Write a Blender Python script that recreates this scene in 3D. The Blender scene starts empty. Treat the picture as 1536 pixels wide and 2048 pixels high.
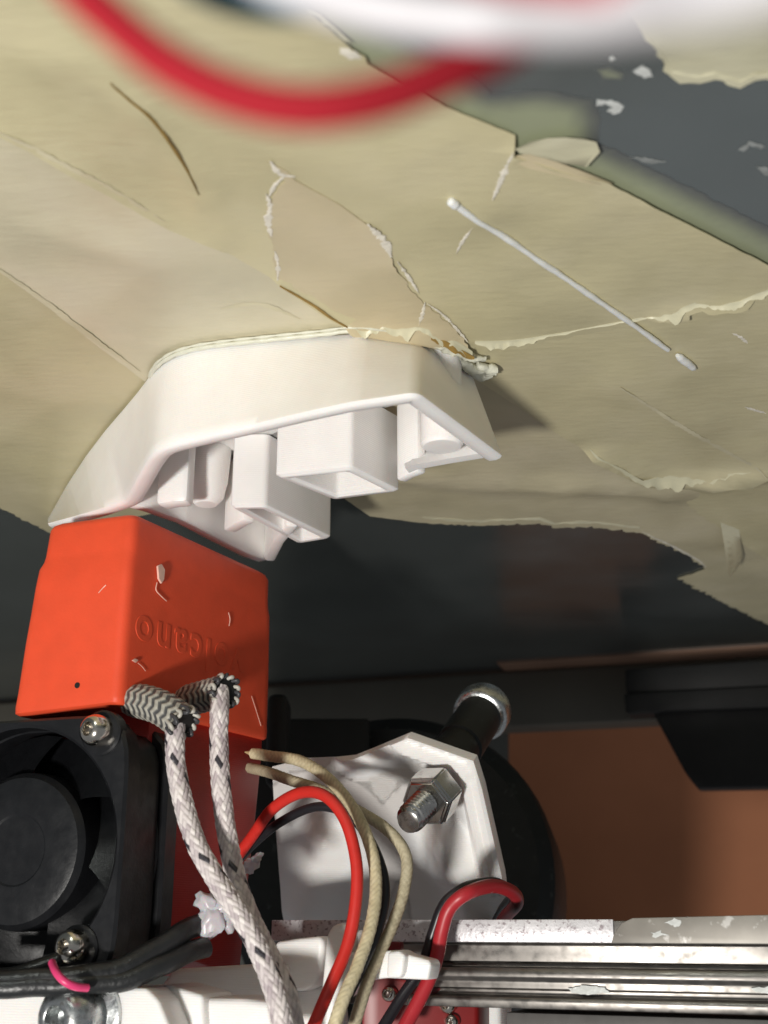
import bpy, bmesh, math, random
import numpy as np
from mathutils import Vector, Matrix
from mathutils.geometry import delaunay_2d_cdt
from mathutils import noise as mnoise
random.seed(7)
rng = np.random.default_rng(7)
sc = bpy.context.scene
C = bpy.context.collection
MM = 0.001
CAM_Z = 150.0            # camera height above an arbitrary ground, mm

# ------------------------------------------------------------------ camera
F = 2400.0               # focal length in photo pixels (photo is 1536 x 2048)
PITCH = math.radians(19.0)
cam_d = bpy.data.cameras.new('camera')
cam_d.sensor_fit = 'HORIZONTAL'; cam_d.sensor_width = 36.0
cam_d.lens = 36.0 * F / 1536.0
cam_d.clip_start = 0.002; cam_d.clip_end = 20.0
cam_d.dof.use_dof = True
cam_d.dof.focus_distance = 0.122
cam_d.dof.aperture_fstop = cam_d.lens / 0.80
cam = bpy.data.objects.new('camera', cam_d); C.objects.link(cam)
cam.location = (0, 0, CAM_Z * MM)
cam.rotation_euler = (math.pi / 2 + PITCH, 0, 0)
sc.camera = cam

# ------------------------------------------------------------------ light
world = bpy.data.worlds.new('World'); sc.world = world; world.use_nodes = True
bg = world.node_tree.nodes['Background']
bg.inputs[0].default_value = (0.93, 0.96, 1.0, 1); bg.inputs[1].default_value = 0.215
ld = bpy.data.lights.new('work_lamp', 'AREA'); ld.shape = 'DISK'; ld.size = 0.022
ld.energy = 0.56; ld.color = (1.0, 0.965, 0.91)
lamp = bpy.data.objects.new('work_lamp', ld); C.objects.link(lamp)
lamp.location = (-0.079, -0.089, (CAM_Z - 78) * MM)
_tgt = Vector((0.0, 0.115, (CAM_Z + 30) * MM))
lamp.rotation_euler = (_tgt - lamp.location).to_track_quat('-Z', 'Y').to_euler()

sc.view_settings.view_transform = 'Standard'; sc.view_settings.look = 'None'
sc.view_settings.exposure = 0.0; sc.view_settings.gamma = 1.0
sc.view_settings.use_curve_mapping = False
sc.render.engine = 'CYCLES'
sc.cycles.use_denoising = True
sc.cycles.max_bounces = 8; sc.cycles.transparent_max_bounces = 12
sc.cycles.sample_clamp_indirect = 4.0
sc.cycles.caustics_reflective = False; sc.cycles.caustics_refractive = False

# ------------------------------------------------------------------ measuring helpers (mm, camera at origin)
CT, ST = math.cos(PITCH), math.sin(PITCH)
def ray(x, y):
    u = (x - 768.0) / F; v = (1024.0 - y) / F
    return Vector((u, CT - v * ST, v * CT + ST))
def at_depth(x, y, d): return ray(x, y) * d
def at_z(x, y, z):
    r = ray(x, y); return r * (z / r.z)
def on_plane(x, y, p0, n):
    r = ray(x, y); return r * (p0.dot(n) / r.dot(n))
def project(p):
    d = p.y * CT + p.z * ST
    return (768 + F * p.x / d, 1024 - F * (p.z * CT - p.y * ST) / d)
H = 52.0                 # underside of the bed above the camera
RIM = 42.0               # height of the print's last layer
UP = Vector((0, 0, 1))

# ------------------------------------------------------------------ materials
def new_mat(name):
    m = bpy.data.materials.new(name); m.use_nodes = True
    nt = m.node_tree
    return m, nt, nt.nodes, nt.links, nt.nodes['Principled BSDF']
def lin(c): return tuple((v / 255.0 / 12.92 if v <= 10 else ((v / 255.0 + 0.055) / 1.055) ** 2.4) for v in c)
def mat(name, col, rough=0.5, metal=0.0, var=0.12, vscale=900, bump=0.0, bscale=2500, spec=0.5, sss=0.0, sssr=(1, .8, .6), coat=0.0,
        stretch=None, stretch_rot=0.0, rvar=0.0, dirt=None, dscale=400, dlo=0.55, dhi=0.7, layer=0.0, attr=None, coords='Object'):
    m, nt, N, L, b = new_mat(name)
    tc = N.new('ShaderNodeTexCoord'); src = tc.outputs[coords]
    n1 = N.new('ShaderNodeTexNoise'); n1.inputs['Scale'].default_value = vscale; n1.inputs['Detail'].default_value = 4
    L.new(src, n1.inputs['Vector'])
    mr = N.new('ShaderNodeMapRange'); mr.inputs[1].default_value = 0.3; mr.inputs[2].default_value = 0.7
    mr.inputs[3].default_value = 1 - var; mr.inputs[4].default_value = 1 + var
    L.new(n1.outputs[0], mr.inputs[0])
    mx = N.new('ShaderNodeVectorMath'); mx.operation = 'MULTIPLY'
    if attr:
        a = N.new('ShaderNodeAttribute'); a.attribute_name = attr; L.new(a.outputs['Color'], mx.inputs[0])
    else:
        mx.inputs[0].default_value = col[:3]
    L.new(mr.outputs[0], mx.inputs[1])
    out = mx.outputs[0]
    if dirt:
        n2 = N.new('ShaderNodeTexNoise'); n2.inputs['Scale'].default_value = dscale; n2.inputs['Detail'].default_value = 6
        L.new(src, n2.inputs['Vector'])
        m2 = N.new('ShaderNodeMapRange'); m2.inputs[1].default_value = dlo; m2.inputs[2].default_value = dhi
        L.new(n2.outputs[0], m2.inputs[0])
        mm = N.new('ShaderNodeMix'); mm.data_type = 'RGBA'
        L.new(m2.outputs[0], mm.inputs[0]); L.new(out, mm.inputs[6]); mm.inputs[7].default_value = (*dirt, 1)
        out = mm.outputs[2]
    L.new(out, b.inputs['Base Color'])
    b.inputs['Metallic'].default_value = metal; b.inputs['Roughness'].default_value = rough
    b.inputs['Specular IOR Level'].default_value = spec
    b.inputs['Coat Weight'].default_value = coat
    if rvar:
        m3 = N.new('ShaderNodeMapRange'); m3.inputs[1].default_value = .3; m3.inputs[2].default_value = .7
        m3.inputs[3].default_value = max(.02, rough - rvar); m3.inputs[4].default_value = rough + rvar
        n3 = N.new('ShaderNodeTexNoise'); n3.inputs['Scale'].default_value = vscale * 1.7; n3.inputs['Detail'].default_value = 5
        L.new(src, n3.inputs['Vector']); L.new(n3.outputs[0], m3.inputs[0]); L.new(m3.outputs[0], b.inputs['Roughness'])
    if sss:
        b.inputs['Subsurface Weight'].default_value = sss
        b.inputs['Subsurface Radius'].default_value = sssr
        b.inputs['Subsurface Scale'].default_value = 0.0012
    last = None
    if bump:
        nb = N.new('ShaderNodeTexNoise'); nb.inputs['Scale'].default_value = bscale; nb.inputs['Detail'].default_value = 4
        if stretch:
            mp = N.new('ShaderNodeMapping'); mp.inputs['Scale'].default_value = stretch; mp.inputs['Rotation'].default_value = (0, 0, stretch_rot)
            L.new(src, mp.inputs[0]); L.new(mp.outputs[0], nb.inputs['Vector'])
        else:
            L.new(src, nb.inputs['Vector'])
        bp = N.new('ShaderNodeBump'); bp.inputs['Strength'].default_value = bump; bp.inputs['Distance'].default_value = 0.0002
        L.new(nb.outputs[0], bp.inputs['Height']); last = bp
    if layer:
        sx = N.new('ShaderNodeSeparateXYZ'); L.new(src, sx.inputs[0])
        nz = N.new('ShaderNodeTexNoise'); nz.inputs['Scale'].default_value = 500; L.new(src, nz.inputs['Vector'])
        ad = N.new('ShaderNodeMath'); ad.operation = 'MULTIPLY_ADD'; ad.inputs[1].default_value = 0.00012
        L.new(nz.outputs[0], ad.inputs[0]); L.new(sx.outputs[2], ad.inputs[2])
        mu = N.new('ShaderNodeMath'); mu.operation = 'MULTIPLY'; mu.inputs[1].default_value = 2 * math.pi / 0.00022
        L.new(ad.outputs[0], mu.inputs[0])
        sn = N.new('ShaderNodeMath'); sn.operation = 'SINE'; L.new(mu.outputs[0], sn.inputs[0])
        b2 = N.new('ShaderNodeBump'); b2.inputs['Strength'].default_value = layer; b2.inputs['Distance'].default_value = 0.00005
        L.new(sn.outputs[0], b2.inputs['Height'])
        if last: L.new(last.outputs[0], b2.inputs['Normal'])
        last = b2
    if last: L.new(last.outputs[0], b.inputs['Normal'])
    return m

YAW = math.atan2(0.456, 0.89)
M = {}
def tape_mat(name, col):
    return mat(name, col, rough=0.40, var=0.13, vscale=70, bump=0.24, bscale=1300, stretch=(0.3, 1.0, 1.0), stretch_rot=YAW + .25, rvar=0.10, spec=0.5, dirt=tuple(min(.8, c * k) for c, k in zip(col, (1.09, 1.09, 1.15))), dscale=95, dlo=.46, dhi=.72)
M['tape_a'] = tape_mat('tape_a', (0.55, 0.50, 0.312))
M['tape_b'] = tape_mat('tape_b', (0.585, 0.538, 0.385))
M['tape_c'] = tape_mat('tape_c', (0.53, 0.477, 0.297))
M['tape_d'] = tape_mat('tape_d', (0.535, 0.483, 0.322))
M['tape_e'] = tape_mat('tape_e', (0.55, 0.475, 0.31))
M['tape_pale'] = tape_mat('tape_pale', (0.59, 0.565, 0.40))
M['seam'] = tape_mat('tape_seam', (0.575, 0.53, 0.36))
M['tape_back'] = mat('tape_back', (0.40, 0.43, 0.27), rough=0.7, var=0.08, vscale=200)
M['tape_white'] = mat('tape_white', (0.74, 0.70, 0.60), rough=0.6, var=0.15, vscale=900, bump=.4, bscale=2500)
M['amber'] = mat('amber', (0.30, 0.19, 0.05), rough=0.5, var=0.2)
M['print'] = mat('white_print', (0.92, 0.895, 0.87), rough=0.36, var=0.03, vscale=250, sss=0.35, sssr=(1.0, .72, .58), layer=0.15, spec=0.5, bump=.08, bscale=900)
M['brim'] = mat('print_brim', (0.66, 0.66, 0.55), rough=0.35, var=0.08, vscale=800, bump=.3)
M['sock'] = mat('orange_silicone', (0.80, 0.088, 0.033), rough=0.5, var=0.05, vscale=350, bump=.10, bscale=3500, sss=0.15, sssr=(1, .2, .08), spec=.35)
M['redplastic'] = mat('red_plastic', (0.38, 0.018, 0.012), rough=0.42, var=0.08, vscale=300, layer=.15)
M['shaded_red'] = mat('shaded_red_plastic', (0.20, 0.010, 0.010), rough=0.4, var=0.08, vscale=300)  # red plastic with the shade below the rail put into the colour
M['blackplastic'] = mat('black_plastic', (0.009, 0.0095, 0.011), rough=0.36, var=0.15, vscale=500, bump=.08, bscale=3000, rvar=.08, spec=.4)
M['blackmatte'] = mat('black_matte', (0.011, 0.011, 0.011), rough=0.6, var=0.2, vscale=200, bump=.1, spec=.3)
M['rubber'] = mat('black_rubber', (0.010, 0.012, 0.012), spec=.3, rough=0.5, var=0.2, vscale=500, dirt=(.05, .06, .06), dscale=700, dlo=.62, dhi=.75)
M['shrink'] = mat('heat_shrink', (0.014, 0.015, 0.016), rough=0.38, var=0.2, vscale=700, bump=.35, bscale=1800)
M['steel'] = mat('steel', (0.62, 0.58, 0.52), rough=0.16, metal=1, var=0.1, vscale=900, dirt=(.12, .10, .07), dscale=1100, dlo=.6, dhi=.72)
M['bolt'] = mat('dark_steel', (0.50, 0.49, 0.47), rough=0.22, metal=1, var=0.12, vscale=900, dirt=(.26, .25, .24), dscale=1500)
M['zinc'] = mat('zinc', (0.55, 0.57, 0.57), rough=0.28, metal=1, var=0.2, vscale=700, rvar=.12, bump=.12, bscale=2500, dirt=(.25, .24, .22), dscale=1300)
M['rail'] = mat('rail_steel', (0.23, 0.215, 0.20), rough=0.40, metal=1, var=0.18, vscale=500, rvar=.12, bump=.06, bscale=700, stretch=(.1, 1, 1), dirt=(.22, .205, .19), dscale=420, dlo=.56, dhi=.75)
M['railplate'] = mat('rail_plated_face', (0.74, 0.72, 0.74), rough=0.42, metal=.35, var=0.12, vscale=900, dirt=(.36, .31, .33), dscale=2600, dlo=.54, dhi=.66, bump=.2, bscale=2600)
M['raildull'] = mat('rail_dull_film', (0.30, 0.28, 0.25), rough=0.5, metal=.4, var=0.15, vscale=300, dirt=(.6, .58, .55), dscale=500, dlo=.63, dhi=.68)
M['redwire'] = mat('red_wire', (0.60, 0.030, 0.022), rough=0.36, var=0.05, sss=.1, sssr=(1, .1, .1))
M['crimson'] = mat('crimson_wire', (0.42, 0.022, 0.030), rough=0.40, var=0.05, dirt=(.75, .55, .5), dscale=1500, dlo=.70, dhi=.74)
M['blackwire'] = mat('black_wire', (0.016, 0.015, 0.018), rough=0.30, var=0.05)
M['cream'] = mat('cream_wire', (0.66, 0.575, 0.36), rough=0.55, var=0.12, vscale=900, attr='col')
M['braid'] = mat('fibreglass_braid', (1, 1, 1), rough=0.42, var=0.06, vscale=1600, attr='col')
M['nearred'] = mat('near_red_wire', (0.27, 0.011, 0.019), spec=.15, rough=0.8, var=0.03)
M['nearwhite'] = mat('near_white_wire', (0.47, 0.46, 0.48), rough=0.6, var=0.03)
M['nearblue'] = mat('near_blue_wire', (0.012, 0.10, 0.14), rough=0.6, var=0.03)
M['pink'] = mat('pink_wire', (0.72, 0.05, 0.18), rough=0.35, var=0.03)
M['card'] = mat('orange_board', (0.43, 0.175, 0.088), rough=0.75, var=0.12, vscale=25, bump=.2, bscale=500, spec=.2)
M['beam'] = mat('dark_beam', (0.10, 0.093, 0.075), rough=0.6, var=0.12, vscale=60)
M['panel'] = mat('added_panel_dark', (0.085, 0.088, 0.078), rough=0.6, var=0.15, vscale=40)
M['plate'] = mat('heater_plate', (0.088, 0.105, 0.102), rough=0.65, var=0.10, vscale=40)
M['fleck'] = mat('residue', (0.58, 0.60, 0.58), rough=0.4, var=0.08, bump=.3)
M['strand'] = mat('pale_strand', (0.76, 0.77, 0.75), rough=0.4, var=0.06, sss=.3)
M['haze_mark'] = mat('faint_residue', (0.25, 0.265, 0.26), rough=0.5, var=0.3, vscale=1200)
M['flecksock'] = mat('residue_on_sock', (0.82, 0.52, 0.42), rough=0.35, var=0.08)
M['greyframe'] = mat('grey_beam', (0.11, 0.105, 0.10), rough=0.5, var=0.1)

M['glass'] = mat('bed_glass', (0.35, 0.385, 0.378), rough=0.2, metal=.88, var=0.10, vscale=40, rvar=.06, spec=.3, bump=.30, bscale=130, stretch=(.06, 1, 1), stretch_rot=.1)
M['mirror_band'] = mat('painted_reflection', (1, 1, 1), rough=0.3, var=0.10, vscale=90, attr='col')  # vertex colours carry the tape's reflection in the bed
def glue_mat():
    m, nt, N, L, b = new_mat('hot_glue')
    b.inputs['Base Color'].default_value = (0.80, 0.74, 0.78, 1); b.inputs['Roughness'].default_value = 0.3
    b.inputs['Transmission Weight'].default_value = 0.35; b.inputs['Subsurface Weight'].default_value = 0.4
    b.inputs['Subsurface Scale'].default_value = 0.001
    return m
M['glue'] = glue_mat()

# ------------------------------------------------------------------ object helpers
def W(p): return Vector((p[0] * MM, p[1] * MM, (p[2] + CAM_Z) * MM))
def tag(o, label=None, cat=None, group=None, kind=None):
    if label: o['label'] = label
    if cat: o['category'] = cat
    if group: o['group'] = group
    if kind: o['kind'] = kind
    return o
def thing(name, base, label, cat, group=None):
    o = bpy.data.objects.new(name, None); C.objects.link(o)
    o.empty_display_size = 0.004; o.location = W(base)
    return tag(o, label, cat, group)
def abs_loc(o):
    p = Vector(o.location); q = o.parent
    while q: p = p + q.location; q = q.parent
    return p
def mesh_obj(name, verts, faces, m, parent=None, smooth=True, sharp=35, cols=None, base=None):
    """verts in mm, camera frame"""
    vs = [W(v) for v in verts]
    if base is not None: org = W(base)
    else:
        org = sum(vs, Vector()) / len(vs)
    me = bpy.data.meshes.new(name)
    me.from_pydata([tuple(v - org) for v in vs], [], faces); me.update()
    bm = bmesh.new(); bm.from_mesh(me); bmesh.ops.recalc_face_normals(bm, faces=bm.faces); bm.to_mesh(me); bm.free()
    if smooth:
        me.polygons.foreach_set('use_smooth', [True] * len(me.polygons)); me.set_sharp_from_angle(angle=math.radians(sharp))
    if cols is not None:
        ca = me.color_attributes.new('col', 'FLOAT_COLOR', 'POINT')
        a = np.ones((len(verts), 4), dtype=np.float32); a[:, :3] = cols; ca.data.foreach_set('color', a.ravel())
    o = bpy.data.objects.new(name, me); C.objects.link(o)
    me.materials.append(M[m] if isinstance(m, str) else m)
    if parent:
        o.parent = parent; o.location = org - abs_loc(parent)
    else: o.location = org
    return o
def bm_obj(name, bm, m, parent=None, smooth=True, sharp=35):
    bm.verts.ensure_lookup_table(); bm.verts.index_update()
    v = [x.co.copy() for x in bm.verts]; f = [[q.index for q in y.verts] for y in bm.faces]
    bm.free()
    return mesh_obj(name, v, f, m, parent, smooth, sharp)
def prism_bm(pts, vec, bevel=0.0, seg=2):
    bm = bmesh.new()
    a = [bm.verts.new(p) for p in pts]; b = [bm.verts.new(p + vec) for p in pts]
    n = len(pts)
    bm.faces.new(a); bm.faces.new(b[::-1])
    for i in range(n): bm.faces.new((a[i], b[i], b[(i + 1) % n], a[(i + 1) % n]))
    bmesh.ops.recalc_face_normals(bm, faces=bm.faces)
    if bevel:
        bmesh.ops.bevel(bm, geom=bm.edges[:], offset=bevel, segments=seg, profile=0.5, affect='EDGES', clamp_overlap=True)
    return bm
def prism(name, pts, vec, m, parent=None, bevel=0.0, seg=2): return bm_obj(name, prism_bm(pts, vec, bevel, seg), m, parent)
def box(name, o, vx, vy, vz, m, parent=None, bevel=0.0, seg=2): return prism(name, [o, o + vx, o + vx + vy, o + vy], vz, m, parent, bevel, seg)
def catmull(pts, step):
    P = [Vector(p) for p in pts]; P = [P[0] * 2 - P[1]] + P + [P[-1] * 2 - P[-2]]
    out = []
    for i in range(1, len(P) - 2):
        n = max(2, int((P[i + 1] - P[i]).length / step))
        for k in range(n):
            t = k / n; t2 = t * t; t3 = t2 * t
            out.append(0.5 * ((2 * P[i]) + (P[i + 1] - P[i - 1]) * t + (2 * P[i - 1] - 5 * P[i] + 4 * P[i + 1] - P[i + 2]) * t2 + (3 * P[i] - P[i - 1] - 3 * P[i + 1] + P[i + 2]) * t3))
    out.append(P[-2]); return out
def tube(name, pts, r, m, parent=None, n=16, step=0.5, fn=None, caps=True, r_fn=None):
    """fn(theta, s) -> (radius offset, colour)"""
    path = catmull(pts, step)
    vs, fs, cols = [], [], []
    t0 = (path[1] - path[0]).normalized(); nr = t0.orthogonal().normalized(); s = 0.0
    L = len(path); total = sum((path[i + 1] - path[i]).length for i in range(L - 1))
    for i, p in enumerate(path):
        t = (path[min(i + 1, L - 1)] - path[max(i - 1, 0)]).normalized()
        nr = (nr - t * nr.dot(t)).normalized(); bn = t.cross(nr)
        if i: s += (p - path[i - 1]).length
        rr0 = r * (r_fn(s / total) if r_fn else 1)
        for k in range(n):
            a = 2 * math.pi * k / n; rr = rr0
            if fn:
                dr, c = fn(a, s); rr += dr; cols.append(c)
            vs.append(p + (nr * math.cos(a) + bn * math.sin(a)) * rr)
    for i in range(L - 1):
        for k in range(n):
            fs.append((i * n + k, i * n + (k + 1) % n, (i + 1) * n + (k + 1) % n, (i + 1) * n + k))
    if caps:
        fs.append(tuple(range(n))[::-1]); fs.append(tuple((L - 1) * n + k for k in range(n)))
    return mesh_obj(name, vs, fs, m, parent, True, 60, np.array(cols) if cols else None)
def lathe_bm(c, axis, prof, n=32):
    """prof: list of (radius, offset along axis)"""
    axis = axis.normalized(); u = axis.orthogonal().normalized(); v = axis.cross(u)
    bm = bmesh.new(); rings = []
    for r, h in prof:
        if r < 1e-6: rings.append([bm.verts.new(c + axis * h)])
        else: rings.append([bm.verts.new(c + axis * h + (u * math.cos(2 * math.pi * k / n) + v * math.sin(2 * math.pi * k / n)) * r) for k in range(n)])
    for a, b in zip(rings, rings[1:]):
        for k in range(n):
            if len(a) == 1 and len(b) == 1: continue
            if len(a) == 1: bm.faces.new((a[0], b[k], b[(k + 1) % n]))
            elif len(b) == 1: bm.faces.new((a[k], b[0], a[(k + 1) % n]))
            else: bm.faces.new((a[k], b[k], b[(k + 1) % n], a[(k + 1) % n]))
    return bm
def lathe(name, c, axis, prof, m, parent=None, n=32, sharp=35): return bm_obj(name, lathe_bm(c, axis, prof, n), m, parent, True, sharp)
def nz(x, y, s=1.0, seed=0.0): return mnoise.noise(Vector((x * s + seed, y * s - seed, seed * .37)))
def seg_dist(p, a, b):
    d = b - a; t = max(0, min(1, (p - a).dot(d) / max(d.length_squared, 1e-9))); return (p - (a + d * t)).length
def poly_dist(p, line): return min(seg_dist(p, line[i], line[i + 1]) for i in range(len(line) - 1))

# a thin sheet cut to an outline, tessellated and gently uneven; outline given where it lies on the bed
SURF = {}
def sheet(name, px, z, m, parent=None, thick=0.07, jag=None, grid=1.6, ripple=0.09, seed=0.0, relief=None, step=0.5, soft=None):
    pts = [at_z(x, y, H) for x, y in px]
    out = []
    n = len(pts)
    for i in range(n):
        a, b = pts[i], pts[(i + 1) % n]; d = (b - a); L = d.length
        amp = 0.05 if jag is None else jag.get(i, 0.03)
        k = max(1, int(L / step)) if L < 90 else int(L / 2)
        nn = Vector((-d.y, d.x, 0)).normalized()
        for j in range(k):
            t = j / k; q = a + d * t
            w = math.sin(math.pi * t) ** .3 if t > 0 else 0
            o_ = (nz(q.x, q.y, .9, seed) + .6 * nz(q.x, q.y, 2.3, seed + 5)) * amp * 2 * w
            out.append(q + nn * o_)
    v2 = [Vector((p.x, p.y)) for p in out]; nb = len(v2)
    xs = [p.x for p in v2]; ys = [p.y for p in v2]
    gx = min(xs)
    while gx < max(xs):
        gy = min(ys)
        while gy < max(ys):
            v2.append(Vector((gx + random.uniform(-.3, .3) * grid, gy + random.uniform(-.3, .3) * grid))); gy += grid
        gx += grid
    r = delaunay_2d_cdt(v2, [(i, (i + 1) % nb) for i in range(nb)], [], 1, 1e-5)
    V, E, T = r[0], r[1], r[2]
    def surf(p):
        h = ripple * (nz(p.x, p.y, .12, seed) * 1.5 + nz(p.x, p.y, .35, seed + 3))
        if relief: h += relief(Vector((p.x, p.y)))
        return z - abs(h) if h > 0 else z - abs(h) * .3
    vs = [Vector((p.x, p.y, surf(p))) for p in V]
    nv = len(vs)
    cnt = {}
    for f in T:
        for a, b in zip(f, list(f[1:]) + [f[0]]): cnt.setdefault((min(a, b), max(a, b)), []).append((a, b))
    fs = [tuple(f) for f in T] + [tuple(i + nv for i in f[::-1]) for f in T]
    for k_, e in cnt.items():
        if len(e) == 1: a, b = e[0]; fs.append((b, a, a + nv, b + nv))
    vs2 = vs + [Vector((p.x, p.y, p.z + thick)) for p in vs]
    cols = None
    if soft:
        c0, c1, wd = soft; line = [p.to_2d() for p in pts] + [pts[0].to_2d()]; cl_ = []
        for p in vs:
            t = min(1, poly_dist(p.to_2d(), line) / wd); t = t * t * (3 - 2 * t); cl_.append([a * (1 - t) + b * t for a, b in zip(c0, c1)])
        cols = np.array(cl_ + cl_)
    o = mesh_obj(name, vs2, fs, m, parent, True, 50, cols); SURF[o.name] = surf
    return o
def ridge(px, amp, width):
    line = [at_z(x, y, H).to_2d() for x, y in px]
    return lambda p: amp * math.exp(-(poly_dist(p, line) / width) ** 2)
def add(*fns): return lambda p: sum(f(p) for f in fns)

# ================================================================== SETTING
e1, e2 = at_z(1000, 1347, H), at_z(1536, 1314, H)
ed = (e2 - e1).normalized()
BEDX = Vector((ed.x, ed.y, 0)); BEDY = Vector((-BEDX.y, BEDX.x, 0))
far = e1
wall_o = far + BEDY * 60
o = prism('wall', [wall_o - BEDX * 400 - UP * 72, wall_o + BEDX * 400 - UP * 72, wall_o + BEDX * 400 + UP * 160, wall_o - BEDX * 400 + UP * 160], BEDY * 6, 'card')
tag(o, kind='structure')

bed = thing('print_bed', far + BEDX * 0 + UP * 0, 'large dark glass print bed overhead, covered in peeling cream tape', 'print bed')
A_, B_ = far - BEDX * 260, far + BEDX * 260
near = [B_ - BEDY * 330, A_ - BEDY * 330]
def slab(z0, z1): return [Vector((p.x, p.y, z0)) for p in (A_, B_, *near)], UP * (z1 - z0)
p_, v_ = slab(H, H + 4.0); prism('glass_sheet', p_, v_, 'glass', bed, .3, 1)
p_, v_ = slab(H + 4.2, H + 6.4); prism('heater_plate', p_, v_, 'plate', bed)
M['edge'] = mat('painted_edge_light', (0.26, 0.15, 0.10), rough=0.5, var=0.15, vscale=60)
prism('edge_catch', [p - UP * .05 for p in (far + BEDX * 2 - BEDY * 12, B_ - BEDY * 12, B_ - BEDY * 4.2, far + BEDX * 2 - BEDY * 4.2)], UP * -.3, 'edge', bed)  # brown strip paints the light caught along the far glass edge
# small flecks of residue stuck to the bare glass
def fleck(px, z, m, parent, thick=0.25, nm='residue_fleck'):
    pts = []
    for i in range(len(px)):
        (x, y), (x2, y2) = px[i], px[(i + 1) % len(px)]
        for q in range(5):
            t = q / 5; xx, yy = x + (x2 - x) * t, y + (y2 - y) * t
            pts.append(at_z(xx + 5 * nz(xx, yy, .09, 4), yy + 3 * nz(xx, yy, .11, 8), z))
    return prism(nm, pts, UP * -thick, m, parent, min(.06, thick * .4), 1)
for px in ([(1266, 143), (1283, 131), (1300, 140), (1306, 152), (1287, 156)], [(1193, 200), (1208, 200), (1232, 203), (1250, 213), (1240, 225), (1226, 228), (1214, 220), (1228, 214), (1210, 207), (1194, 212)],
           [(1217, 116), (1224, 112), (1229, 119), (1221, 122)], [(1478, 298), (1500, 282), (1512, 285), (1530, 292), (1520, 298), (1500, 290), (1486, 303)], [(1510, 330), (1536, 335), (1545, 350), (1530, 352)],
           [(1258, 313), (1300, 316), (1332, 324), (1300, 327)]):
    fleck(px, H - .01, 'haze_mark' if px[0][0] > 1250 and px[0][0] != 1266 else 'fleck', bed, .05)

# black support behind the far edge, and the beam under it
beam = thing('support_beam', on_plane(1130, 1455, far - BEDY * 3, BEDY), 'dark beam under the far edge of the bed', 'beam')
bq = far - BEDY * 4
pl = lambda x, y, q=bq: on_plane(x, y, q, BEDY)
zt = H - .6
def flat(p, z): return Vector((p.x, p.y, z))
bl, br = pl(-400, 1460), pl(1800, 1400)
z_b = pl(1150, 1447).z
prism('bar', [Vector((bl.x, bl.y, z_b)), Vector((br.x, br.y, z_b)), Vector((br.x, br.y, zt)), Vector((bl.x, bl.y, zt))], BEDY * 10, 'beam', beam, .6)
bk = thing('corner_bracket', on_plane(1400, 1575, far - BEDY * 22, BEDY), 'black bracket at the far right corner of the bed', 'bracket')
bq2 = far - BEDY * 22
prism('upper_bar', [on_plane(x, y, bq2, BEDY) for x, y in ((1249, 1338), (1640, 1312), (1640, 1370), (1252, 1386))], BEDY * 8, 'blackmatte', bk, .5)
prism('lower_bar', [on_plane(x, y, bq2 - BEDY * 1.5, BEDY) for x, y in ((1247, 1386), (1640, 1366), (1640, 1412), (1300, 1424), (1252, 1427))], BEDY * 7, 'blackmatte', bk, .5)
prism('gusset', [on_plane(x, y, bq2 + BEDY * 1, BEDY) for x, y in ((1292, 1400), (1640, 1385), (1640, 1573), (1396, 1577), (1370, 1545))], BEDY * 6, 'blackmatte', bk, .6)

fp_ = far + BEDY * 30
pan = thing('added_dark_panel', on_plane(500, 2100, fp_, BEDY), 'added dark panel behind the orange sock and bracket, dimming the bed reflection', 'panel')
prism('added_panel_sheet', [on_plane(x, y, fp_, BEDY) for x, y in ((-900, 1400), (1015, 1400), (1015, 2600), (-900, 2600))], BEDY * 2, 'panel', pan, .4, 1)  # put in to keep the lit wall out of the glass reflection

# ================================================================== TAPE ON THE BED
def zl(k): return H - 0.09 * k - .10
G = 'cream masking tape stuck under the bed'
def tape(label, px, k, m, **kw):
    o = sheet('masking_tape', px, zl(k), m, **kw); return tag(o, label, 'tape', G)
t1 = tape('widest cream tape strip, running under the red and white wires to the right edge',
     [(520, -220), (620, 20), (672, 62), (700, 85), (735, 118), (890, 205), (1030, 262), (1028, 300), (1120, 330), (1215, 355), (1400, 450), (1536, 520), (1660, 578), (1536, 588),
      (1480, 606), (1390, 612), (1352, 632), (1330, 627), (1190, 658), (1060, 684), (1000, 698), (950, 688), (930, 740), (720, 735), (700, 650), (640, 612), (555, 555), (440, 488), (340, 448), (0, 258), (-260, 130), (-260, -220)],
     3, 'tape_a', jag={13: .35, 14: .4, 15: .5, 16: .4, 17: .3, 18: .3, 19: .4, 20: .4, 2: .3, 3: .3}, seed=1.3,
     relief=add(ridge([(225, 155), (300, 225), (360, 300), (400, 375), (440, 450)], .45, 1.0), ridge([(1030, 300), (985, 395), (912, 505)], .14, .5), ridge([(-100, 205), (0, 258), (340, 448), (440, 488)], .28, .9), ridge([(1034, 290), (1215, 362), (1400, 458), (1536, 528)], .2, 1.2), ridge([(1200, 420), (1000, 560), (1150, 620)], .14, 2.5), ridge([(60, 60), (180, 150), (240, 240)], .18, 2.2), ridge([(640, 300), (760, 330), (850, 270)], .16, 2.0), ridge([(1330, 630), (1480, 605)], .5, 1.2),
                ridge([(560, 560), (640, 612), (700, 650)], .35, 1.0), ridge([(100, 100), (200, 105), (330, 90)], .3, 1.5), ridge([(790, 480), (880, 420), (980, 410)], .15, 2)))
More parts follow.
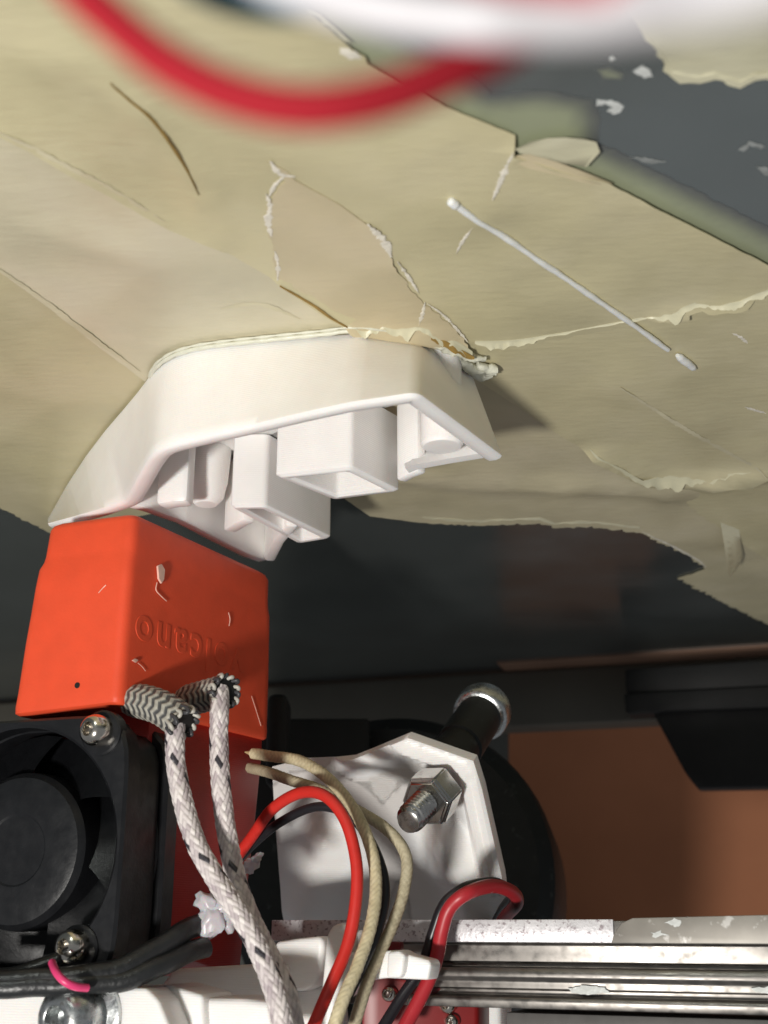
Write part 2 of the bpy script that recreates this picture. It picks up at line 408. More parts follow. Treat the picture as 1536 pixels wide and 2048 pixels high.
t2 = tape('greyish cream tape strip between two diagonal seams left of the white print',
     [(-260, 60), (0, 200), (440, 430), (760, 600), (800, 780), (380, 790), (290, 752), (0, 530), (-260, 350)], 2, 'tape_b', seed=2.7, ripple=.07,
     relief=add(ridge([(-100, 452), (0, 530), (150, 640), (290, 752)], .3, .9), ridge([(110, 455), (210, 490), (280, 505)], .35, 2.0), ridge([(300, 500), (420, 560)], .2, 3)))
t3 = tape('cream tape strip at the left edge above the orange sock',
     [(-260, 280), (0, 470), (300, 690), (600, 760), (640, 900), (420, 1000), (105, 1066), (0, 1012), (-260, 900)], 1, 'tape_c', jag={6: .3, 7: .3}, seed=3.9, ripple=.08)
t4 = tape('far cream tape piece with ragged edge beyond the white print, beside the dark glass',
     [(900, 640), (1190, 620), (1660, 540), (1660, 1312), (1536, 1247), (1450, 1205), (1355, 1155), (1412, 1137), (1380, 1110), (1280, 1063), (1160, 1048), (1110, 1054), (1080, 1044), (960, 1049), (845, 1043), (740, 1030), (640, 960), (640, 880), (760, 780)],
     1, 'tape_d', jag={4: .35, 5: .5, 6: .4, 7: .4, 8: .4, 9: .5, 10: .5, 11: .5, 12: .5, 13: .4}, seed=5.1, grid=2.2,
     relief=add(ridge([(800, 945), (950, 966), (1120, 968), (1260, 972), (1350, 985)], .9, 2.2), ridge([(1100, 985), (1160, 1050)], .3, 2), ridge([(900, 930), (1000, 945)], .5, 2)))
t5 = tape('cream tape piece right of the print with the white plastic strand across it',
     [(900, 660), (1190, 630), (1660, 548), (1660, 1195), (1490, 1088), (1420, 1040), (1350, 985), (1292, 958), (1190, 908), (1100, 853), (1000, 785), (900, 720)], 2, 'tape_a',
     jag={4: .2, 5: .2, 6: .2}, seed=6.3, grid=2.0, relief=add(ridge([(1190, 905), (1300, 955), (1420, 960), (1536, 940)], 1.0, 1.8), ridge([(1230, 760), (1536, 920)], .3, 2.5), ridge([(1430, 955), (1500, 950)], .7, 1.5)))
t6 = tape('torn cream tape corner at the top right beyond the dark glass',
     [(1080, -220), (1230, -20), (1290, 70), (1325, 112), (1345, 150), (1400, 160), (1430, 152), (1480, 170), (1510, 153), (1660, 138), (1660, -220)], 2, 'tape_pale',
     jag={2: .3, 3: .35, 4: .4, 5: .4, 6: .4, 7: .4, 8: .4}, seed=7.7, relief=ridge([(1300, 80), (1420, 90), (1536, 130)], .3, 1.0))
t7 = tape('warm coloured torn tape piece above the corner of the white print',
     [(537, 312), (575, 332), (592, 350), (680, 400), (735, 440), (775, 472), (786, 520), (835, 585), (900, 640), (952, 694), (850, 672), (705, 652), (600, 585), (553, 556), (546, 490), (532, 420), (546, 380), (572, 352)], 4, 'tape_e',
     jag={4: .14, 5: .2, 6: .2, 7: .2, 8: .15, 9: .1, 13: .15, 14: .2, 15: .2, 16: .15}, seed=8.2, relief=add(ridge([(735, 440), (775, 472), (790, 530)], .12, .6), ridge([(700, 652), (850, 668), (945, 690)], .7, 1.0)))

# torn details
def curl(name, px_hi, px_lo, dz, k, m, parent, seg=8, bend=1.0, label=None, env=True):
    """a strip of tape between the hinge line px_hi and the free edge px_lo, lifted off the bed by dz mm (curving)"""
    vs, fs = [], []; n = len(px_hi)
    for j in range(seg + 1):
        t = j / seg
        for i in range(n):
            a = at_z(*px_hi[i], H); b = at_z(*px_lo[i], H)
            p = a.lerp(b, t); p.z = zl(k) - .04 - dz * (t ** 1.6) * bend * (0.6 + 0.4 * math.sin(1.3 + i * 1.9)) * (math.sin(math.pi * (i + .15) / (n - .7)) if env else 1); vs.append(p)
    for j in range(seg):
        for i in range(n - 1):
            a = j * n + i; fs.append((a, a + 1, a + n + 1, a + n))
    nv = len(vs); off = Vector((0.03, 0.06, .08))
    vs = vs + [v + off for v in vs]
    cnt = {}
    for f in fs:
        for a, b in zip(f, f[1:] + f[:1]): cnt.setdefault((min(a, b), max(a, b)), []).append((a, b))
    f2 = list(fs) + [tuple(i + nv for i in f[::-1]) for f in fs]
    for e in cnt.values():
        if len(e) == 1: a, b = e[0]; f2.append((b, a, a + nv, b + nv))
    o = mesh_obj(name, vs, f2, m, parent, True, 60)
    if label: o['label'] = label
    return o
curl('torn_flap', [(1030, 287), (1033, 290), (1038, 294), (1050, 299), (1070, 304), (1095, 309), (1115, 313), (1130, 317)], [(1034, 280), (1060, 270), (1095, 264), (1130, 259), (1168, 263), (1192, 272), (1199, 290), (1172, 318)], .22, 3.6, 'tape_pale', t1, env=False, label='pale leaf shaped tape flap folded back over the dark glass')
curl('folded_edge', [(1032, 300), (1060, 296), (1110, 312), (1160, 330), (1225, 356)], [(1028, 312), (1058, 322), (1110, 336), (1160, 347), (1212, 360)], .45, 3.6, 'tape_e', t1)
def torn(name, px, widths, dz, m, parent, off=0.02, seed=1.0):
    """ragged lifted paper edge along a line: widths in photo pixels below the line"""
    hi = []; wd = []
    for i in range(len(px) - 1):
        kk = max(2, int(abs(px[i + 1][0] - px[i][0]) / 5))
        for q in range(kk):
            t = q / kk; hi.append((px[i][0] * (1 - t) + px[i + 1][0] * t, px[i][1] * (1 - t) + px[i + 1][1] * t)); wd.append(widths[i] * (1 - t) + widths[i + 1] * t)
    hi.append(px[-1]); wd.append(widths[-1]); n = len(hi); vs, fs = [], []; seg = 4
    for i, ((x, y), w_) in enumerate(zip(hi, wd)):
        jj = w_ * (.7 + .8 * nz(x, 0, .035, seed) + .45 * nz(x, 3, .09, seed) + .15 * nz(x, 5, .21, seed))
        a = at_z(x, y, H - .5); b = at_z(x + 3 * nz(x, 7, .05, seed), y + max(1.0, jj), H - .5)
        for j in range(seg + 1):
            t = j / seg; p = a.lerp(b, t); p.z = SURF[parent.name](p) - off - dz * t ** 1.7 * max(.1, min(1, w_ / 12)) * (.7 + .6 * nz(x, 9, .08, seed)); vs.append(p)
    for i in range(n - 1):
        for j in range(seg): a = i * (seg + 1) + j; fs.append((a, a + 1, a + seg + 2, a + seg + 1))
    nv = len(vs); vs = vs + [v + UP * .05 for v in vs]; cnt = {}
    for f in fs:
        for a, b in zip(f, f[1:] + f[:1]): cnt.setdefault((min(a, b), max(a, b)), []).append((a, b))
    f2 = list(fs) + [tuple(q + nv for q in f[::-1]) for f in fs]
    for e in cnt.values():
        if len(e) == 1: a, b = e[0]; f2.append((b, a, a + nv, b + nv))
    return mesh_obj(name, vs, f2, m, parent, True, 60)
torn('torn_edge', [(950, 684), (985, 684), (1020, 682), (1068, 676), (1120, 668), (1190, 655)], [4, 15, 14, 8, 3, 2], .5, 'tape_pale', t1, seed=2.0)
torn('torn_edge', [(1190, 655), (1270, 640), (1330, 626), (1348, 622), (1390, 606), (1440, 606), (1480, 600), (1536, 582), (1620, 568)], [2, 3, 8, 14, 8, 10, 8, 9, 8], .5, 'tape_pale', t1, seed=3.0)
torn('torn_edge', [(600, 15), (640, 36), (672, 62), (700, 85)], [4, 8, 10, 5], .3, 'tape_pale', t1, seed=9.0)
torn('curled_lip', [(696, 646), (730, 654), (780, 652), (830, 652), (880, 664), (915, 680), (945, 694)], [3, 9, 10, 10, 12, 12, 7], .5, 'tape_pale', t7, seed=4.0)
torn('curled_lip', [(862, 668), (890, 674), (915, 684), (948, 698)], [3, 8, 9, 4], .5, 'amber', t7, .25, seed=5.0)
torn('torn_edge', [(1290, 66), (1325, 108), (1345, 146), (1400, 156), (1430, 148), (1480, 166), (1510, 149), (1600, 140)], [3, 4, 5, 6, 5, 6, 5, 5], .2, 'tape_pale', t6, seed=6.0)
torn('torn_edge', [(845, 1038), (960, 1044), (1080, 1039), (1110, 1049), (1160, 1043), (1280, 1058)], [3, 4, 4, 5, 4, 3], .3, 'tape_pale', t4, seed=7.0)
curl('lifted_flap', [(1440, 1040), (1462, 1048), (1478, 1055)], [(1452, 1092), (1470, 1100), (1484, 1098)], 4.5, 2, 'tape_pale', t4, env=False, label='small pale tape tongue hanging off the bed')
torn('lifted_fold', [(1180, 898), (1240, 926), (1285, 950), (1320, 952), (1360, 950), (1420, 952), (1500, 940)], [2, 4, 8, 16, 12, 6, 2], .6, 'tape_pale', t5, seed=8.0)
# brown split and pale scuffs
def ribbon(name, px, w, k, m, parent, h=.12):
    pts = catmull([at_z(x, y, H - .4) for x, y in px], .12); vs, fs = [], []; n = len(pts)
    for p in pts: p.z = SURF[parent.name](p) - .025
    for i, p in enumerate(pts):
        t = (pts[min(i + 1, n - 1)] - pts[max(i - 1, 0)]).normalized(); nn = Vector((-t.y, t.x, 0))
        ww = w * (math.sin(math.pi * min(max(i / (n - 1), .03), .97)) ** .6) * (1 + .5 * nz(p.x, p.y, 1.7, 2) + (1.1 * nz(p.x, p.y, 5.5, 6) if name == 'scuff' and m == 'tape_white' else 0))
        vs += [p - nn * ww, p + nn * ww * .4 - UP * h, p + nn * ww]
    for i in range(n - 1):
        a = i * 3
        fs += [(a, a + 1, a + 4, a + 3), (a + 1, a + 2, a + 5, a + 4), (a + 2, a, a + 3, a + 5)]
    fs += [(0, 2, 1), (3 * n - 3, 3 * n - 2, 3 * n - 1)]
    return mesh_obj(name, vs, fs, m, parent, True, 60)
ribbon('split', [(222, 152), (255, 182), (300, 222), (340, 275), (375, 330), (398, 378)], .11, 6.5, 'amber', t1)
ribbon('split', [(560, 565), (620, 600), (665, 630), (698, 650)], .14, 4.5, 'amber', t1)
ribbon('scuff', [(532, 385), (540, 410), (536, 440), (543, 470)], 0.26, 4.1, 'tape_white', t7, .04)
ribbon('scuff', [(540, 318), (560, 345), (590, 350)], 0.217, 4.1, 'tape_white', t7, .04)
ribbon('scuff', [(568, 350), (550, 368), (538, 392)], 0.186, 4.1, 'tape_white', t7, .04)
ribbon('scuff', [(735, 445), (768, 478), (782, 510)], 0.31, 4.1, 'tape_white', t7, .04)
ribbon('scuff', [(795, 520), (812, 545), (838, 585)], 0.186, 4.1, 'tape_white', t7, .04)
ribbon('scuff', [(855, 605), (890, 632), (935, 680)], 0.155, 4.1, 'tape_white', t7, .04)
ribbon('scuff', [(850, 602), (845, 625), (838, 648)], 0.155, 4.1, 'tape_white', t7, .04)
ribbon('scuff', [(1026, 300), (1005, 350), (985, 395)], 0.198, 3.1, 'tape_white', t1, .04)
ribbon('scuff', [(945, 450), (925, 480), (912, 505)], 0.124, 3.1, 'tape_white', t1, .04)
ribbon('scuff', [(550, 500), (556, 530), (555, 560)], 0.155, 4.1, 'tape_white', t7, .04)
ribbon('scuff', [(1285, 1066), (1340, 1092), (1395, 1122), (1412, 1137)], 0.217, 1.1, 'tape_white', t4, .04)
ribbon('scuff', [(-20, 250), (80, 302), (190, 360), (330, 440)], .32, 3.1, 'seam', t1, .006)
ribbon('scuff', [(-20, 520), (60, 578), (170, 660), (280, 742)], .32, 2.1, 'seam', t2, .006)
ribbon('scuff', [(1240, 770), (1330, 830), (1450, 900), (1536, 945)], .32, 2.1, 'seam', t5, .006)
ribbon('scuff', [(1465, 668), (1480, 675), (1495, 688)], .2, 2.1, 'tape_white', t5, .03)
ribbon('scuff', [(1490, 815), (1510, 822), (1532, 828)], .25, 2.1, 'tape_white', t5, .03)
ribbon('scuff', [(440, 620), (520, 610), (600, 640)], .32, 2.1, 'seam', t2, .006)
ribbon('scuff', [(680, 95), (700, 108), (722, 116)], 0.341, 3.1, 'tape_white', t1, .04)

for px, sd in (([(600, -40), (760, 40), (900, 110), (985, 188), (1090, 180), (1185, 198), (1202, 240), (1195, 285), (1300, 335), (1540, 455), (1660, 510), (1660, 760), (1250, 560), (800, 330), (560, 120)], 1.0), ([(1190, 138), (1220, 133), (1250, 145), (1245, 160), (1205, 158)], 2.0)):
    sheet('painted_reflection', px, H - .03, 'mirror_band', bed, .02, {k_: .1 for k_ in range(12)}, .8, 0.0, sd, soft=((0.11, 0.118, 0.117), (.30, .325, .215), 2.2 if sd == 1.0 else .6))  # pale green band: mirror image of the tape painted onto the glass
st = thing('plastic_strand', at_z(1140, 560, zl(4)), 'thin straight white plastic strand stuck across the tape right of the print', 'filament')
def lump(a, s): return (0.03 * math.sin(s * 1.1) + .015 * math.sin(s * 3.3 + a), (1, 1, 1))
def lay(px, off):
    pts = catmull([at_z(x, y, H - .6) for x, y in px], 1.0)
    zz = min(min(SURF[t1.name](p), SURF[t5.name](p)) for p in pts)
    for p in pts: p.z = .3 * zz + .7 * min(SURF[t1.name](p), zl(3) - .06) - off
    return pts
tube('strand', lay(((903, 402), (940, 428), (1060, 508), (1180, 590), (1270, 652), (1336, 700)), .10), .25, 'strand', st, 12, .4, lump)
tube('blob', lay(((897, 400), (905, 404), (914, 410)), .2), .36, 'strand', st, 12, .1, lump, True, lambda t: min(1, .25 + 5 * min(t, 1 - t) ) ** .5)
tube('blob', lay(((1354, 710), (1372, 724), (1390, 738)), .2), .36, 'strand', st, 12, .1, lump, True, lambda t: min(1, .25 + 5 * min(t, 1 - t) ) ** .5)

# ================================================================== WHITE PRINT
def R_(x, y): return at_z(x, y, RIM)
def B0(x, y): return at_z(x, y, H - .62)
pr = thing('printed_shroud', at_z(600, 760, H), 'white printed plastic shroud with hollow ducts, stuck to the taped bed', 'printed part')
rim_px = [(1004, 911), (835, 784), (700, 804), (600, 826), (500, 850), (420, 868), (370, 880), (335, 889), (312, 899), (300, 910), (290, 925), (276, 950), (263, 975), (249, 1000), (200, 1018), (150, 1032), (96, 1047)]
base_px = [(942, 745), (842, 686), (720, 667), (640, 674), (550, 682), (450, 692), (400, 699), (365, 708), (338, 719), (318, 733), (300, 752), (276, 784), (246, 820), (210, 862), (172, 912), (134, 970), (96, 1038)]
# outer wall as a closed solid: outer loop out, rim lip, inner wall back up to the floor
def smooth_loop(pts, k=6, r=1.0):
    """round each inner corner of an open polyline"""
    out = [pts[0]]
    for i in range(1, len(pts) - 1):
        a, b, c = pts[i - 1], pts[i], pts[i + 1]
        p = b + (a - b).normalized() * min(r, (a - b).length * .45); q = b + (c - b).normalized() * min(r, (c - b).length * .45)
        for j in range(k + 1):
            t = j / k; out.append((p * (1 - t) + b * t) * (1 - t) + (b * (1 - t) + q * t) * t)
    return out + [pts[-1]]
ro = smooth_loop([R_(*p) for p in rim_px]); bo = smooth_loop([B0(*p) for p in base_px])
n = len(ro)
def inward(loop, d):
    out = []
    for i, p in enumerate(loop):
        t = (loop[min(i + 1, n - 1)] - loop[max(i - 1, 0)]); t.z = 0; t.normalize()
        out.append(p + Vector((t.y, -t.x, 0)) * d)
    return out
WT = 1.75
ri = inward(ro, WT)
# check orientation: inner must lie farther from the camera on the front edge
if ri[n // 3].y < ro[n // 3].y: ri = inward(ro, -WT)
_c = at_z(500, 880, H - .62)
bi = [p + (_c - p).normalized() * 1.9 for p in bo]
vs, fs = [], []
rows = 10
cols_ = []
for j in range(rows + 1):
    t = j / rows
    row = []
    for i in range(n):
        p = bo[i].lerp(ro[i], t)
        row.append(p)
    cols_.append(row)
# rounded lip
lip = [[ro[i].lerp(ri[i], .10) - UP * .22 for i in range(n)], [ro[i].lerp(ri[i], .35) - UP * .34 for i in range(n)], [ro[i].lerp(ri[i], .75) - UP * .3 for i in range(n)], [ri[i].copy() for i in range(n)]]
for l in lip: cols_.append(l)
for j in range(1, 5): cols_.append([ri[i].lerp(bi[i], j / 4) for i in range(n)])
m_ = len(cols_)
for r0 in cols_: vs += r0
for j in range(m_):
    j2 = (j + 1) % m_
    for i in range(n - 1): fs.append((j * n + i, j * n + i + 1, j2 * n + i + 1, j2 * n + i))
fs.append(tuple(j * n for j in range(m_))); fs.append(tuple(j * n + n - 1 for j in range(m_))[::-1])
mesh_obj('outer_wall', vs, fs, 'print', pr, True, 55)
# floor on the bed
flp = [p + (_c - p).normalized() * 1.3 for p in [B0(*q) for q in base_px]] + [flat(R_(*p), H) for p in ((300, 1100), (500, 1125), (550, 1080), (790, 955), (900, 890))]
prism('floor_plate', [flat(p, H - .66) for p in flp], UP * -.8, 'print', pr)
def wall(name, px, th, top=H - 1.6, z=RIM, bev=.35, lab=None):
    """upright wall along a line of rim points, thickness th away from the camera"""
    pts = [at_z(x, y, z) for x, y in px]; k = len(pts); off = []
    for i, p in enumerate(pts):
        t = pts[min(i + 1, k - 1)] - pts[max(i - 1, 0)]; t.z = 0; t.normalize(); off.append(Vector((-t.y, t.x, 0)) * th)
    q = [p + o_ for p, o_ in zip(pts, off)]
    loop = pts + q[::-1]
    return prism(name, loop, UP * (top - z), 'print', pr, bev, 2)
wall('back_wall', [(268, 1010), (305, 1020), (372, 1044), (440, 1080), (500, 1110), (534, 1122)], 1.4)
wall('back_wall', [(527, 1122), (545, 1085), (572, 1052)], 1.4)
lo_ = [R_(x, y) for x, y in ((818, 946), (834, 939), (900, 927), (992, 912))]; hi_ = [at_z(x, y, H - 1.2) for x, y in ((800, 888), (818, 872), (866, 824), (932, 758))]
bm = bmesh.new(); th_ = Vector((-.35, -1.2, 0)); k4 = 4
Q = [[bm.verts.new(p) for p in lo_], [bm.verts.new(p) for p in hi_], [bm.verts.new(p + th_) for p in hi_], [bm.verts.new(p + th_) for p in lo_]]
for a in range(4):
    for b in range(3): bm.faces.new((Q[a][b], Q[a][b + 1], Q[(a + 1) % 4][b + 1], Q[(a + 1) % 4][b]))
bm.faces.new([Q[a][0] for a in range(4)]); bm.faces.new([Q[a][3] for a in range(4)][::-1])
bm_obj('back_wall', bm, 'print', pr)
wall('web', [(792, 962), (812, 951), (836, 942)], 1.2)
wall('rib', [(310, 1010), (345, 1004), (374, 1002)], 2.2, bev=.5)
wall('rib', [(446, 1062), (470, 1048), (486, 1040)], 1.6)
def duct(px, th, lab):
    P = [at_z(x, y, RIM) for x, y in px]; c = sum(P, Vector()) / 4
    bm = bmesh.new()
    inn = []
    for i in range(4):
        a = (P[i - 1] - P[i]).normalized(); b = (P[(i + 1) % 4] - P[i]).normalized(); inn.append(P[i] + (a + b) * th)
    top = UP * (H - 1.7 - RIM)
    def rnd(Q, r, k=3):
        out = []
        for i in range(4):
            a = Q[i] + (Q[i - 1] - Q[i]).normalized() * r; b = Q[i] + (Q[(i + 1) % 4] - Q[i]).normalized() * r
            for j in range(k + 1):
                t = j / k; out.append((a * (1 - t) + Q[i] * t) * (1 - t) + (Q[i] * (1 - t) + b * t) * t)
        return out
    rings = [[p + top for p in rnd(P, .5)], [p + UP * .25 for p in rnd(P, .5)], rnd([p.lerp(q, .25) for p, q in zip(P, inn)], .5), rnd([p.lerp(q, .75) for p, q in zip(P, inn)], .4), [p + UP * .25 for p in rnd(inn, .35)], [p + top for p in rnd(inn, .35)]]
    k = len(rings[0]); V = [[bm.verts.new(p) for p in r] for r in rings]
    for j in range(6):
        for i in range(k): bm.faces.new((V[j][i], V[j][(i + 1) % k], V[(j + 1) % 6][(i + 1) % k], V[(j + 1) % 6][i]))
    o = bm_obj('duct', bm, 'print', pr, True, 40); o['label'] = lab
duct([(459, 1014), (531, 1013), (663, 1077), (596, 1088)], 1.0, 'narrow slanting duct')
duct([(548, 953), (703, 936), (800, 984), (668, 1001)], 1.15, 'wide square duct')
bm = lathe_bm(at_z(412, 1006, RIM + 2.2), -UP, [(2.6, -7), (2.3, -2.5), (1.9, -.6), (1.2, .2), (0, .4)], 28); bm_obj('screw_boss', bm, 'print', pr)
bm = lathe_bm(R_(884, 900) + UP * .9, -UP, [(2.0, -9), (2.0, -2), (2.0, .3), (1.75, .6), (.8, .66), (0, .66)], 28); bm_obj('screw_boss', bm, 'print', pr)
# brim threads where the print meets the tape
def brim(off, r):
    pts = []
    for x, y in [(845, 684), (720, 664), (640, 671), (550, 680), (440, 692), (380, 702), (340, 716), (312, 736), (300, 755)]:
        p = at_z(x, y - off, H - .68); pts.append(p)
    tube('brim', pts, r, 'brim', pr, 8, .6, lambda a, s: (.04 * math.sin(s * 3), (1, 1, 1)))
brim(2, .24); brim(9, .13)
for px, r in (([(900, 712), (925, 725), (950, 738), (992, 744)], .5), ([(868, 690), (905, 702), (950, 716), (972, 718)], .4), ([(930, 728), (955, 750), (985, 752)], .45), ([(955, 730), (975, 738), (996, 738)], .5)):
    tube('brim_scrap', [at_z(x, y, H - .9) for x, y in px], r, 'brim', pr, 9, .3, lambda a, s: (.11 * math.sin(s * 2.7 + a * 2) + .06 * math.sin(s * 7.1 + a), (1, 1, 1)), True, lambda t: min(1, .25 + 5 * min(t, 1 - t) ) ** .5)

# ================================================================== HOTEND
A = at_z(95, 1045, 40.0); B = at_z(270, 1022, 40.0); Cc = at_z(548, 1150, 40.0)
EL = (A - B); EL.z = 0; LW = EL.length; EL.normalize()     # along the narrow face, to the left
ER = (Cc - B); ER.z = 0; LD = ER.length; ER.normalize()    # along the long face, away from the camera
NF = Vector((ER.y, -ER.x, 0))                              # out of the long face
NL = Vector((-EL.y, EL.x, 0))
if NL.y > 0: NL = -NL
SB = 20.4
sock = thing('silicone_sock', Vector((B.x, B.y, SB)), 'bright orange silicone sock over the heater block, with raised lettering', 'silicone sock')
def rrect(z, off, r=1.1, k=6, rc=2.0):
    P0 = [B, Cc, Cc + EL * LW, A]
    P1 = []
    for p, sx, sy in zip(P0, (-1, -1, 1, 1), (-1, 1, 1, -1)): P1.append(flat(p, z) + EL * (off * sx) + ER * (off * sy))
    rad = [r, rc, rc, r]; out = []
    for i in range(4):
        a = P1[i] + (P1[i - 1] - P1[i]).normalized() * rad[i]; b = P1[i] + (P1[(i + 1) % 4] - P1[i]).normalized() * rad[i]
        for j in range(k + 1):
            t = j / k; out.append((a * (1 - t) + P1[i] * t) * (1 - t) + (P1[i] * (1 - t) + b * t) * t)
    return out
secs = [(40.0, -1.1), (39.9, -.6), (39.6, -.2), (39.1, 0.0), (36.2, .05), (35.6, .12), (34.8, .35), (33, .42), (30, .45), (27, .5), (24, .5), (22, .5), (21, .55), (20.4, .5), (20.2, .2), (20.2, -.6)]
vs, fs = [], []
rings = [rrect(z, o_) for z, o_ in secs]; k = len(rings[0])
for j, (r0, (z, o_)) in enumerate(zip(rings, secs)):
    for p in r0:
        rel = p - B; s_l = rel.dot(EL)
        q = p.copy()
        # the step in the moulding is on the left side only; front corner stays straight
        if o_ > 0: q -= EL * (o_ * .75) * (0 if s_l > LW * .5 else -1)
        if s_l > LW * .5: q += EL * (1.25 * (39 - min(z, 39)) / 19.0)
        if z < 21.5 and rel.dot(ER) < 2: # torn lower lip of the narrow face
            q.z += 1.0 * max(0, math.sin((s_l - 1.2) * .62)) - (.45 if s_l > 8.5 else 0)
        vs.append(q)
for j in range(len(rings) - 1):
    for i in range(k): fs.append((j * k + i, j * k + (i + 1) % k, (j + 1) * k + (i + 1) % k, (j + 1) * k + i))
fs.append(tuple(range(k))); fs.append(tuple((len(rings) - 1) * k + i for i in range(k))[::-1])
mesh_obj('body', vs, fs, 'sock', sock, True, 50)
# raised lettering, upside down on the long face
cu = bpy.data.curves.new('lettering', 'FONT'); cu.body = 'volcano'; cu.size = 5.1 * MM; cu.extrude = 0.05 * MM; cu.bevel_depth = 0.05 * MM; cu.space_character = 1.22
cu.offset = 0.00006
to = bpy.data.objects.new('tmp', cu); C.objects.link(to)
bpy.context.view_layer.update()
me = bpy.data.meshes.new_from_object(to.evaluated_get(bpy.context.evaluated_depsgraph_get())); bpy.data.objects.remove(to)
xs = [v.co.x for v in me.vertices]; tw = max(xs) - min(xs)
xa, ya = -ER, -UP; za = NF
s_end = 1.2
org = flat(B, 29.4) + ER * (s_end + tw / MM) + NF * (.085)
mtx = Matrix((xa, ya, za)).transposed()
for v in me.vertices: v.co = mtx @ (v.co - Vector((min(xs), 0, 0)))
lo = bpy.data.objects.new('lettering', me); C.objects.link(lo); lo.parent = sock; lo.location = W(org) - sock.location
me.materials.append(M['sock']); lo['label'] = 'raised upside down lettering'
# flecks of plastic stuck to the sock
def on_long(x, y, d=0.15): return on_plane(x, y, B + NF * (.14 + d), NF)
def on_short(x, y, d=0.1): return on_plane(x, y, B + NL * d, NL)
def sfleck(px, fn, nrm, d=.25): prism('residue_fleck', [fn(x, y, .02) for x, y in px], nrm * d, 'flecksock', sock, .06, 1)
sfleck([(312, 1132), (320, 1128), (327, 1140), (325, 1160), (320, 1168), (314, 1158)], on_long, NF, .25)
sfleck([(262, 1321), (268, 1317), (275, 1320), (270, 1326)], on_long, NF, .2)
tube('residue_thread', [on_long(x, y, .1) for x, y in ((314, 1165), (312, 1180), (322, 1192), (333, 1202))], .055, 'flecksock', sock, 6, .2)
tube('residue_thread', [on_long(x, y, .1) for x, y in ((276, 1326), (284, 1333), (291, 1342))], .035, 'flecksock', sock, 6, .2)
tube('residue_thread', [on_long(x, y, .1) for x, y in ((457, 1225), (460, 1238), (458, 1252))], .05, 'flecksock', sock, 6, .2)
tube('residue_thread', [on_long(x, y, .1) for x, y in ((503, 1392), (512, 1420), (522, 1452))], .035, 'flecksock', sock, 6, .2)
tube('residue_thread', [on_short(x, y, .5) for x, y in ((197, 1186), (204, 1178), (212, 1170))], .05, 'flecksock', sock, 6, .2)
lathe('notch', on_short(156, 1371, .38), NL, [(0, -.2), (.32, -.2), (.3, .16), (0, .16)], 'blackmatte', sock, 12)
# red printed fan mount below the sock
mount = thing('fan_mount', on_plane(440, 1955, B + NF * -.6, NF), 'dark red plastic fan mount hidden behind the fan and braided wires', 'fan mount')
mp = B - NF * .55
prism('body', [on_plane(x, y, mp, NF) for x, y in ((300, 1410), (420, 1440), (526, 1478), (524, 1520), (512, 1640), (498, 1760), (480, 1955), (458, 1950), (385, 1922), (280, 1880))], EL * 11, 'redplastic', mount, .3)
bq = flat(B, 21) + ER * 7 - NF * .9
box('side_plate', bq + EL * 3 + UP * -1, EL * 24, ER * 2.5, UP * -27, 'redplastic', mount, .2)

# ---- fan
FO = on_plane(262, 1424, B + NL * 1.6, NL)
FZ = 24.6
fan = thing('cooling_fan', FO - UP * FZ + EL * FZ / 2, 'small square black axial fan with two shiny screws, cut off by the left edge', 'fan')
def fp(x, z, d): return FO + EL * x - UP * z - NL * d       # x left, z down, d away from the camera
def fan_ring(d0, d1, inset, rad, name):
    bm = bmesh.new(); nn = 64; c = FZ / 2
    def sq(a):
        s = c - inset; r = 2.2; dx, dy = math.cos(a), math.sin(a)
        p = 7.0; q = (abs(dx) ** p + abs(dy) ** p) ** (-1 / p) * s
        return c + dx * q, c + dy * q
    def loop(fn, d): return [bm.verts.new(fp(*fn(2 * math.pi * i / nn + math.pi / nn), d)) for i in range(nn)]
    circ = lambda rr: (lambda a: (c + rr * math.cos(a), c + rr * math.sin(a)))
    sqi = lambda e: (lambda a: tuple(c + (v - c) * (1 - e) for v in sq(a)))
    L = [loop(sqi(.022), d0), loop(sqi(0), d0 + .3), loop(sqi(0), d1 - .3), loop(sqi(.022), d1), loop(circ(rad + .25), d1), loop(circ(rad), d1 - .25), loop(circ(rad), d0 + .3), loop(circ(rad + .3), d0)]
    for j in range(8):
        for i in range(nn): bm.faces.new((L[j][i], L[j][(i + 1) % nn], L[(j + 1) % 8][(i + 1) % nn], L[(j + 1) % 8][i]))
    return bm_obj(name, bm, 'blackplastic', fan, True, 30)
fan_ring(0, 2.6, 0, 11.5, 'front_frame'); fan_ring(2.6, 7.4, .7, 11.5, 'barrel'); fan_ring(7.4, 10, 0, 11.5, 'back_frame')
FC = fp(FZ / 2, FZ / 2, 0)
lathe('hub', FC, NL, [(0, -1.0), (3.2, -1.0), (3.4, -.85), (6.0, -.85), (6.8, -1.1), (7.3, -1.7), (7.4, -2.5), (7.4, -8.5), (0, -8.5)], 'blackplastic', fan, 48, 30)
u_ = EL; w_ = UP
blade_me = None
for b_ in range(7):
    bm = bmesh.new(); a0 = 2 * math.pi * b_ / 7
    g = []
    for i in range(9):
        r = 7.2 + (11.2 - 7.2) * i / 8; row = []
        for j in range(7):
            t = j / 6 - .5; a = a0 + t * 1.3 + (i / 8) * .28
            d = -4.6 + t * 4.2 * (1 - .2 * i / 8)
            row.append(bm.verts.new(FC + (u_ * math.cos(a) + w_ * math.sin(a)) * r + NL * d))
        g.append(row)
    for i in range(8):
        for j in range(6): bm.faces.new((g[i][j], g[i + 1][j], g[i + 1][j + 1], g[i][j + 1]))
    ret = bmesh.ops.solidify(bm, geom=bm.faces[:], thickness=.35)
    bm_obj('blade', bm, 'blackplastic', fan)
